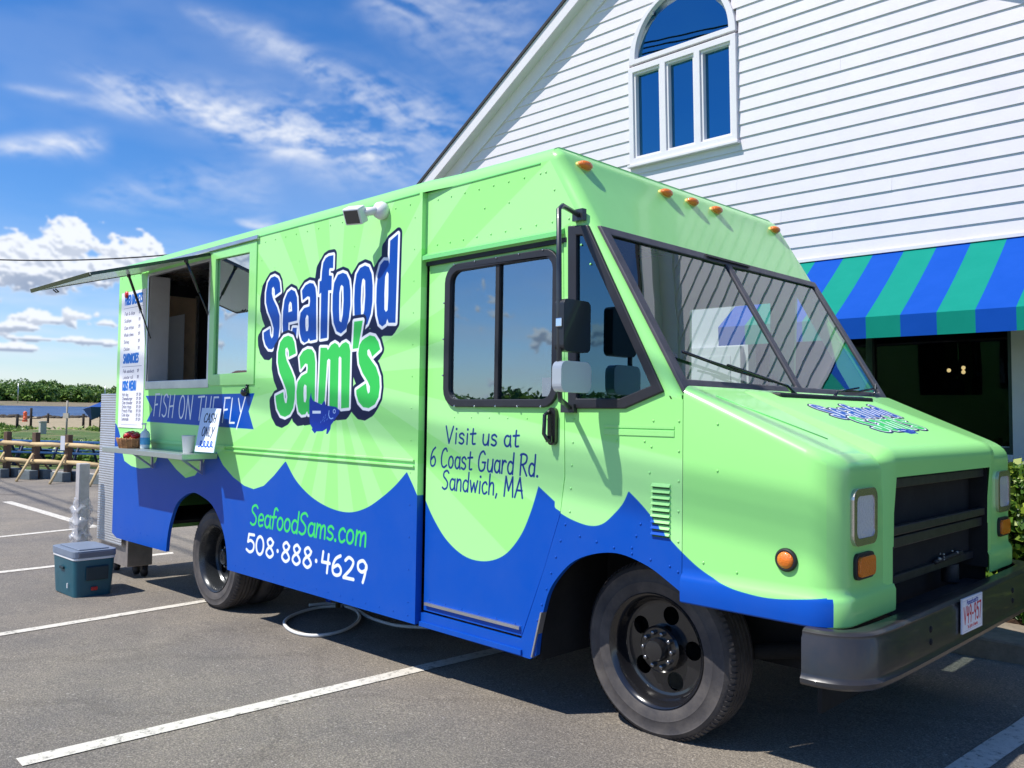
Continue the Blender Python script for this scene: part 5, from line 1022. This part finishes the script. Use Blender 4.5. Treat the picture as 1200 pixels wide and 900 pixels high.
p = on_ground(78, 50); tag(MB().tube([p - Vector((0, 0, .1)), p + Vector((0, 0, 2.0))], .05, 6).box(-.5, .3, -.03, .03, 1.1, 1.35, 0, Matrix.Translation(p)).build('sign_post', mat('grey_timber', (.4, .36, .3), .8, noise=.2)), 'thin grey post with a board beyond the barrier', 'post')
bmr = MB()
for (x, z, rr) in ((0, .1, .42), (.05, .55, .35), (-.02, .95, .3), (0, 1.3, .33)): bmr.ball((x, 0, z), rr, 10, 7)
o = bmr.build('channel_marker', mat('orange_float', (.75, .13, .04), .5)); p = on_ground(29, 84); o.location = p; o.scale = (.5, .5, .55); tag(o, 'orange marker float standing at the water edge', 'marker')
cp = thing('blue_canopy', 'small blue canopy by the water next to the steel panel', 'canopy', on_ground(117, 60)); p = on_ground(117, 60)
MB().add([p + Vector(v) for v in ((-1.0, -.7, 1.45), (.9, -.9, 1.6), (1.0, .8, 1.6), (-.9, .8, 1.5), (0, 0, 1.9), (-.6, -.3, .75))], [(0, 1, 4), (1, 2, 4), (2, 3, 4), (3, 0, 4), (0, 5, 1), (3, 5, 0), (2, 5, 3), (1, 5, 2)]).build('canopy_cloth', mat('blue_cloth', (.01, .07, .3), .7), cp); MB().tube([p, p + Vector((0, 0, 1.8))], .04, 6).build('pole', M_pile, cp)
for px_, lb_ in ((20.5, 'thin lamp pole on the far wooded shore, left one'), (122.5, 'thin lamp pole on the far wooded shore, right one')):
    p = at((px_, 480), 272); p = Vector((p[0], p[1], 2.6)); tag(MB().tube([p, p + Vector((0, 0, 5.6))], .1, 6).box(-.5, .1, -.08, .08, 5.5, 5.65, 0, Matrix.Translation(p)).build('lamp_pole', M_alu), lb_, 'lamp post', 'poles on the far shore')
rp = MB()
for a, b_ in (((20, 492), (36, 489)), ((36, 490), (56, 487)), ((97.5, 488), (105, 486))):
    A, B_ = at(a, 62), at(b_, 70); rp.tube([A, (A + B_) / 2 - np.array([0, 0, .12]), B_], .03, 5)
tag(rp.build('mooring_rope', M_wd), 'slack rope strung between the mooring piles', 'rope')
r = np.random.RandomState(3); rk = MB()
for i in range(70): 
    p = on_ground(-20 + r.rand() * 150, 99 + r.rand() * 9); rk.ball(p + Vector((0, 0, .05)), .15 + r.rand() * .3, 7, 5, sc=(1.6, 1.0, .5))
tag(rk.build('shore_rocks', mat('dark_rock', (.07, .055, .035), .9, noise=.4, nscale=1)), 'dark rocks and weed along the near waterline', 'rocks', kind='stuff')

# ================================================================== THINGS BY THE TRUCK
# cooler
cl = thing('cooler', 'teal hard cooler with a grey lid standing on the asphalt behind the truck', 'cooler', (0, 0, 0))
A, B_, C0 = zl((86, 702), 0), zl((134, 691), 0), zl((54, 690), 0); ang = math.atan2((A - C0)[1], (A - C0)[0]); Lx, Ly = .58, .37; zb = float(zlot(A[0]))
M_teal = mat('teal_plastic', (.012, .10, .14), .38, noise=.15, nscale=6, bump=.05); M_lid = mat('grey_lid', (.19, .23, .30), .45, noise=.1)
def clm(b, n_, m, par=None, **k): o = b.build(n_, m, **k); lp(o, par or cl); return o
cb = MB()
ro = lambda x0, x1, y0, y1, r_: rrect(x0, x1, y0, y1, r_, 4)
for (z0, z1, s0, s1) in ((.0, .34, .018, 0),):
    a_, b2 = ro(-Lx + s0, -s0, s0, Ly - s0, .05), ro(-Lx, 0, 0, Ly, .05); n = len(a_); cb.add([(x, y, z0) for x, y in a_] + [(x, y, z1) for x, y in b2], [(i, (i + 1) % n, n + (i + 1) % n, n + i) for i in range(n)] + [tuple(range(n))], sm=True)
clm(cb, 'tub', M_teal, auto=40)
clm(MB().panel(ro(-Lx - .006, .006, -.006, Ly + .006, .055), [], .34, .362, 'xy'), 'white_band', M_white, bevel=.004)
lid = clm(MB().panel(ro(-Lx - .012, .012, -.012, Ly + .012, .06), [], .363, .425, 'xy'), 'lid', M_lid, bevel=.016, seg=3)
clm(MB().box(-Lx + .04, -.04, .05, Ly - .05, .425, .437), 'lid_top', M_lid, lid, bevel=.01); clm(MB().box(.008, .02, .03, Ly - .03, .375, .41), 'lid_grip', mat('lid_shade', (.16, .17, .2), .5), lid)
clm(MB().box(.0, .018, .1, .30, .15, .28), 'side_handle', mat('handle_dark', (.01, .03, .04), .5), bevel=.012); clm(MB().box(-.006, .012, .15, .21, .055, .09), 'drain_plug', mat('red_plug', (.5, .02, .02), .4), bevel=.01)
clm(MB().box(-.36, -.26, -.012, .004, .235, .262), 'latch', mat('handle_dark', (.01, .03, .04), .5), bevel=.006); clm(MB().box(-.17, -.155, -.004, .003, .075, .12), 'brand_mark', M_white)
cl.location = (A[0], A[1], zb); cl.rotation_euler = (0, 0, ang)
# quilted steel cabinet on casters behind the truck
ct = thing('steel_cart', 'tall quilted stainless steel cabinet on casters parked at the truck tail', 'cart', (-9.4, .7, zlot(-9.4)))
qx0, qx1, qy = -9.80, -9.12, .12; zc0 = float(zlot(-9.4))
qv = MB(); nx_, nz_ = 18, 124; vs = []
for j in range(nz_ + 1):
    for i in range(nx_ * 2 + 1):
        z = .10 + (1.68 - .10) * j / nz_; x = qx0 + (qx1 - qx0) * i / (nx_ * 2); vs.append((x, qy - .0055 * ((j % 2) * (1 if (i + j // 2) % 2 else .35)), z))
qv.add(vs, [(j * (2 * nx_ + 1) + i, j * (2 * nx_ + 1) + i + 1, (j + 1) * (2 * nx_ + 1) + i + 1, (j + 1) * (2 * nx_ + 1) + i) for j in range(nz_) for i in range(2 * nx_)])
qv.box(qx0, qx1, qy, 1.6, .33, 1.68); qv.build('quilted_panel', mat('bright_quilted_steel', (.60, .60, .61), .36, .5, noise=.1, nscale=10), ct, fix=False)
lowc = MB().box(-9.85, -9.06, .16, .42, zc0 + .13, .30); lowc.build('cabinet_base', mat('worn_steel', (.5, .45, .42), .4, .7, noise=.3), ct, bevel=.005)
for x_, y_ in ((-9.12, .36), (-9.32, .36), (-9.7, .3)):
    cs = MB().lathe([(0, -.02), (.058, -.02), (.06, 0), (.058, .02), (0, .02)], (x_, y_, float(zlot(x_)) + .06), 'y', 20); cs.box(x_ - .03, x_ + .03, y_ - .03, y_ + .03, float(zlot(x_)) + .07, zc0 + .13); cs.build('caster', M_black, ct)
v0, v1 = sd((99, 640), -.02), sd((115, 541), -.02); pw = thing('wrapped_post', 'grey post wrapped in torn clear plastic film beside the steel cabinet', 'post', (v0[0], .05, zlot(v0[0])))
MB().box(-9.80, -9.69, -.12, -.01, float(zlot(-9.9)), .93).build('post_body', mat('grey_post', (.50, .47, .46), .6, noise=.25), pw, bevel=.01)
M_film = mat('film_white', (.72, .74, .8), .22, coat=.5); M_film.node_tree.nodes['Principled BSDF'].inputs['Alpha'].default_value = .34
fm = MB(); r = np.random.RandomState(5); vs = []; nz_, na_ = 26, 20
for j in range(nz_):
    for k in range(na_):
        a = 2 * math.pi * k / na_; q = .082 + .006 * math.sin(j * .5 + k * 1.7) + .007 * r.randn() + (.03 if j in (5, 6, 13, 14, 20) else 0)
        vs.append((-9.745 + q * math.cos(a), -.065 + q * math.sin(a), .02 + .55 * j / nz_ + .03 * math.sin(k * 1.3 + j)))
fm.add(vs, [(j * na_ + k, j * na_ + (k + 1) % na_, (j + 1) * na_ + (k + 1) % na_, (j + 1) * na_ + k) for j in range(nz_ - 1) for k in range(na_) if (j * 7 + k * 3) % 11 != 0], sm=True)
for k in range(5): z = .12 + .09 * k; fm.add([(-9.83, -.1, z), (-9.93 - .05 * r.rand(), -.12, z - .07), (-9.91, -.11, z - .10), (-9.83, -.1, z - .05)], [(0, 1, 2, 3)])
fm.build('plastic_film', M_film, pw, fix=False)
# hose
hz_ = lambda p: zl(p, .014); h = MB(); ring = [hz_(p) for p in ((401, 712), (372, 714), (345, 722), (333, 732), (345, 743), (372, 747), (402, 741), (420, 729), (418, 718), (404, 712))]
h.tube(C_(ring, 6), .013, 8); h.tube(C_([hz_(p) for p in ((362, 711), (385, 709), (404, 710), (418, 716), (432, 725), (460, 734), (490, 737), (530, 738))], 6), .013, 8)
hs = h.build('water_hose', mat('white_hose', (.72, .72, .70), .4)); tag(hs, 'white water hose coiled in a loop under the truck side', 'hose')
f_ = zl((396, 713), .03); g_ = MB(); g_.tube([f_ + np.array([0, 0, -.02]), f_ + np.array([0, 0, .10])], .022, 8); g_.tube([f_ + np.array([-.09, -.02, .03]), f_ + np.array([.03, .02, .03])], .02, 8); tag(g_.build('hose_valve', mat('brass', (.35, .24, .1), .35, .8)), 'brass hose valve on the ground at the loop of the white hose', 'valve')
MB().tube([f_ + np.array([-.12, -.03, .03]), f_ + np.array([-.07, -.015, .03])], .022, 8).build('blue_collar', M_blue, bpy.data.objects['hose_valve'])
# counter things
SZ = 1.161; on_sh = lambda p, y: sd(p, y)
bk = on_sh((155, 520), -.22); bx = bk[0]
bw = thing('fruit_basket', 'wicker basket of red apples on the serving counter', 'basket', (bx, -.22, SZ))
wk = MB()
for j in range(7): wk.tube([(bx + (.105 + .004 * j) * math.cos(a), -.22 + (.105 + .004 * j) * math.sin(a), SZ + .008 + .0125 * j) for a in [2 * math.pi * k / 22 for k in range(22)]], .0078, 6, closed=True)
for k in range(16): a = 2 * math.pi * k / 16; wk.tube([(bx + .108 * math.cos(a), -.22 + .108 * math.sin(a), SZ), (bx + .136 * math.cos(a), -.22 + .136 * math.sin(a), SZ + .095)], .006, 5)
wk.lathe([(0, .002), (.105, .002)], (bx, -.22, SZ), 'z', 20); wk.build('wicker', mat('wicker', (.42, .20, .08), .7, noise=.3, nscale=30), bw)
r = np.random.RandomState(2); M_ap = [mat('apple_red', (.6, .02, .02), .3, coat=.4), mat('apple_green', (.25, .35, .05), .3, coat=.4)]
for k in range(15):
    a = k * 2.4; q = .075 * math.sqrt(k / 14); c = (bx + q * math.cos(a), -.22 + q * math.sin(a), SZ + .10 + .03 * (1 - k / 14) + .008 * r.rand()); MB().ball(c, .029, 10, 8, sc=(1, 1, .88)).build('apple', M_ap[1 if k % 4 == 3 else 0], bw)
c = on_sh((170, 515), -.17); pb = thing('pump_bottle', 'clear plastic pump bottle with blue label beside the basket', 'bottle', (c[0], -.17, SZ)); X_, Y_ = c[0], -.17
MB().lathe([(0, 0), (.04, 0), (.042, .01), (.042, .13), (.03, .155), (.014, .165), (.014, .18)], (X_, Y_, SZ), 'z', 20).build('bottle_body', mat('clear_bottle', (.72, .8, .82), .12, coat=.6), pb); MB().lathe([(.043, .035), (.043, .1)], (X_, Y_, SZ), 'z', 20).build('bottle_label', mat('label_blue', (.10, .4, .68), .5), pb)
MB().tube([(X_, Y_, SZ + .18), (X_, Y_, SZ + .225)], .006, 6).tube([(X_ + .01, Y_, SZ + .225), (X_ - .05, Y_ - .01, SZ + .222)], .008, 6).build('pump', M_white, pb)
c = on_sh((221, 520), -.2); X_, Y_ = c[0], -.2; cu = MB().lathe([(0, 0), (.042, 0), (.055, .14), (.058, .145), (.053, .145), (.041, .012), (0, .012)], (X_, Y_, SZ), 'z', 28).build('paper_cup', M_paper); tag(cu, 'white paper cup for tips on the counter next to the small sign', 'cup')
# cash sign leaning on the wall
def paint_sign():
    cv = Canvas(0, 20, 0, 32, 16, (.86, .9, .96)); ink = (.10, .12, .2); text(cv, 'CASH', (4, 21.5), (16.5, 21.5), 6, .8, ink, 0, .1, up=(.6, 6.5)); text(cv, 'ONLY', (4, 11.5), (16.5, 11.5), 6, .8, ink, 0, .1, up=(.6, 6.5))
    for i in range(4): cv.stroke(C_([(3 + i * 3.7, 3.5), (5 + i * 3.7, 4.4), (5.8 + i * 3.7, 7), (4.6 + i * 3.7, 7.6), (4.6 + i * 3.7, 5), (7 + i * 3.7, 3.8)]), .9, (.05, .3, .75))
    return cv.image('sign_print')
q0, q1, q2, q3 = on_sh((228, 529), -.26), on_sh((250, 530.5), -.26), on_sh((259, 479), -.09), on_sh((237, 478), -.09)
sg = MB(); n_ = np.array([0, -.95, .3]) * .006; V4 = [q0, q1, q2, q3]; sg.add(V4 + [p - n_ for p in V4], [(0, 1, 2, 3), (4, 7, 6, 5), (0, 4, 5, 1), (1, 5, 6, 2), (2, 6, 7, 3), (3, 7, 4, 0)])
sgo = sg.build('cash_sign', img_mat('sign_print', paint_sign(), .5, .1, False, False), fix=False); ul = sgo.data.uv_layers.new(name='uv')
for p in sgo.data.polygons:
    for li in p.loop_indices: ul.data[li].uv = [(0, 0), (1, 0), (1, 1), (0, 1)][sgo.data.loops[li].vertex_index % 4]
tag(sgo, 'white hand lettered cash only sign leaning on the counter wall', 'sign')
# utility cables overhead: one in view at the upper left, three behind the camera whose soft shade falls on the truck
def cable(name, P0, P1, sag, r_, lb_, grp='overhead utility cables'):
    P0, P1 = Vector(P0), Vector(P1); pts = [P0.lerp(P1, t) - Vector((0, 0, sag * 4 * t * (1 - t))) for t in np.linspace(0, 1, 40)]
    tag(MB().tube(pts, r_, 6, cap=True).build(name, M_black), lb_, 'cable', grp)
cA, cB = at((-200, 287), 40), at((420, 262), 34); cable('utility_cable', cA, cB, 1.0, .028, 'dark overhead cable crossing the clouds at upper left')
for (xq, zq, L_, w_) in ((-4.0, 1.93, 8.5, 'nearest and highest'), (-4.0, 1.42, 8.9, 'middle'), (-3.0, 1.18, 9.3, 'farthest and lowest')):
    c = Vector((xq, 0, zq)) - SUND * L_; e = Vector((1, 0, -.115)); cable('utility_cable', c - e * 30, c + e * 30 , 0.0, .021, w_ + ' of the thick cables running over the lot beside the truck', 'cables beside the lot')

# what stands across the street behind the camera: it shows in the glass of the truck
r = np.random.RandomState(19); CC = []; SS = []
for i in range(230):
    x = -230 + r.rand() * 290; y = -95 - r.rand() * 25; h_ = 2.6 + 3.4 * vnoise(np.array([x * .05]), np.array([.3]), 70)[0] * 1.2; R0 = 2.2 + 1.8 * r.rand(); m_ = 230
    th = r.rand(m_) * 6.283; ph = np.arccos(1 - r.rand(m_) * 1.6); rad = R0 * (.7 + .35 * r.rand(m_))
    CC.append(np.stack([x + rad * np.sin(ph) * np.cos(th), y + rad * np.sin(ph) * np.sin(th), h_ - R0 + rad * np.cos(ph)], 1)); SS.append(.4 + r.rand(m_) * .5)
    CC.append(np.stack([x + r.randn(60) * R0 * .5, y + r.randn(60) * R0 * .5, r.rand(60) * h_ * .8], 1)); SS.append(.9 + r.rand(60))
tag(leaves('roadside_woodland', np.concatenate(CC), np.concatenate(SS), M_wood, out=np.array([.2, .4, .7]), seed=14), 'line of trees across the street mirrored in the truck windows', 'woodland', kind='stuff')
Pm = sd((286, 440)); dm = dirw((286, 440)); dm = np.array([dm[0], -dm[1], dm[2]]); q = Pm + dm * (45 / abs(dm[1])); hs_ = thing('shingled_house', 'low house with a brown hipped roof mirrored in the sliding glass beside the hatch', 'house', (q[0], q[1], 0))
MB().box(q[0] - 5, q[0] + 5, q[1] - 4, q[1] + 4, -.3, 3.2).build('wall', M_siding, hs_); MB().add([(q[0] - 5.6, q[1] - 4.6, 3.2), (q[0] + 5.6, q[1] - 4.6, 3.2), (q[0] + 5.6, q[1] + 4.6, 3.2), (q[0] - 5.6, q[1] + 4.6, 3.2), (q[0] - 1.5, q[1], 6.2), (q[0] + 1.5, q[1], 6.2)], [(0, 1, 5, 4), (1, 2, 5), (2, 3, 4, 5), (3, 0, 4), (0, 3, 2, 1)]).build('roof', mat('brown_shingle', (.28, .15, .10), .9, noise=.3), hs_)
for x_ in (-3, 0, 3): MB().box(q[0] + x_ - .6, q[0] + x_ + .6, q[1] + 3.98, q[1] + 4.06, 1.0, 2.3).build('window', G_bld, hs_)
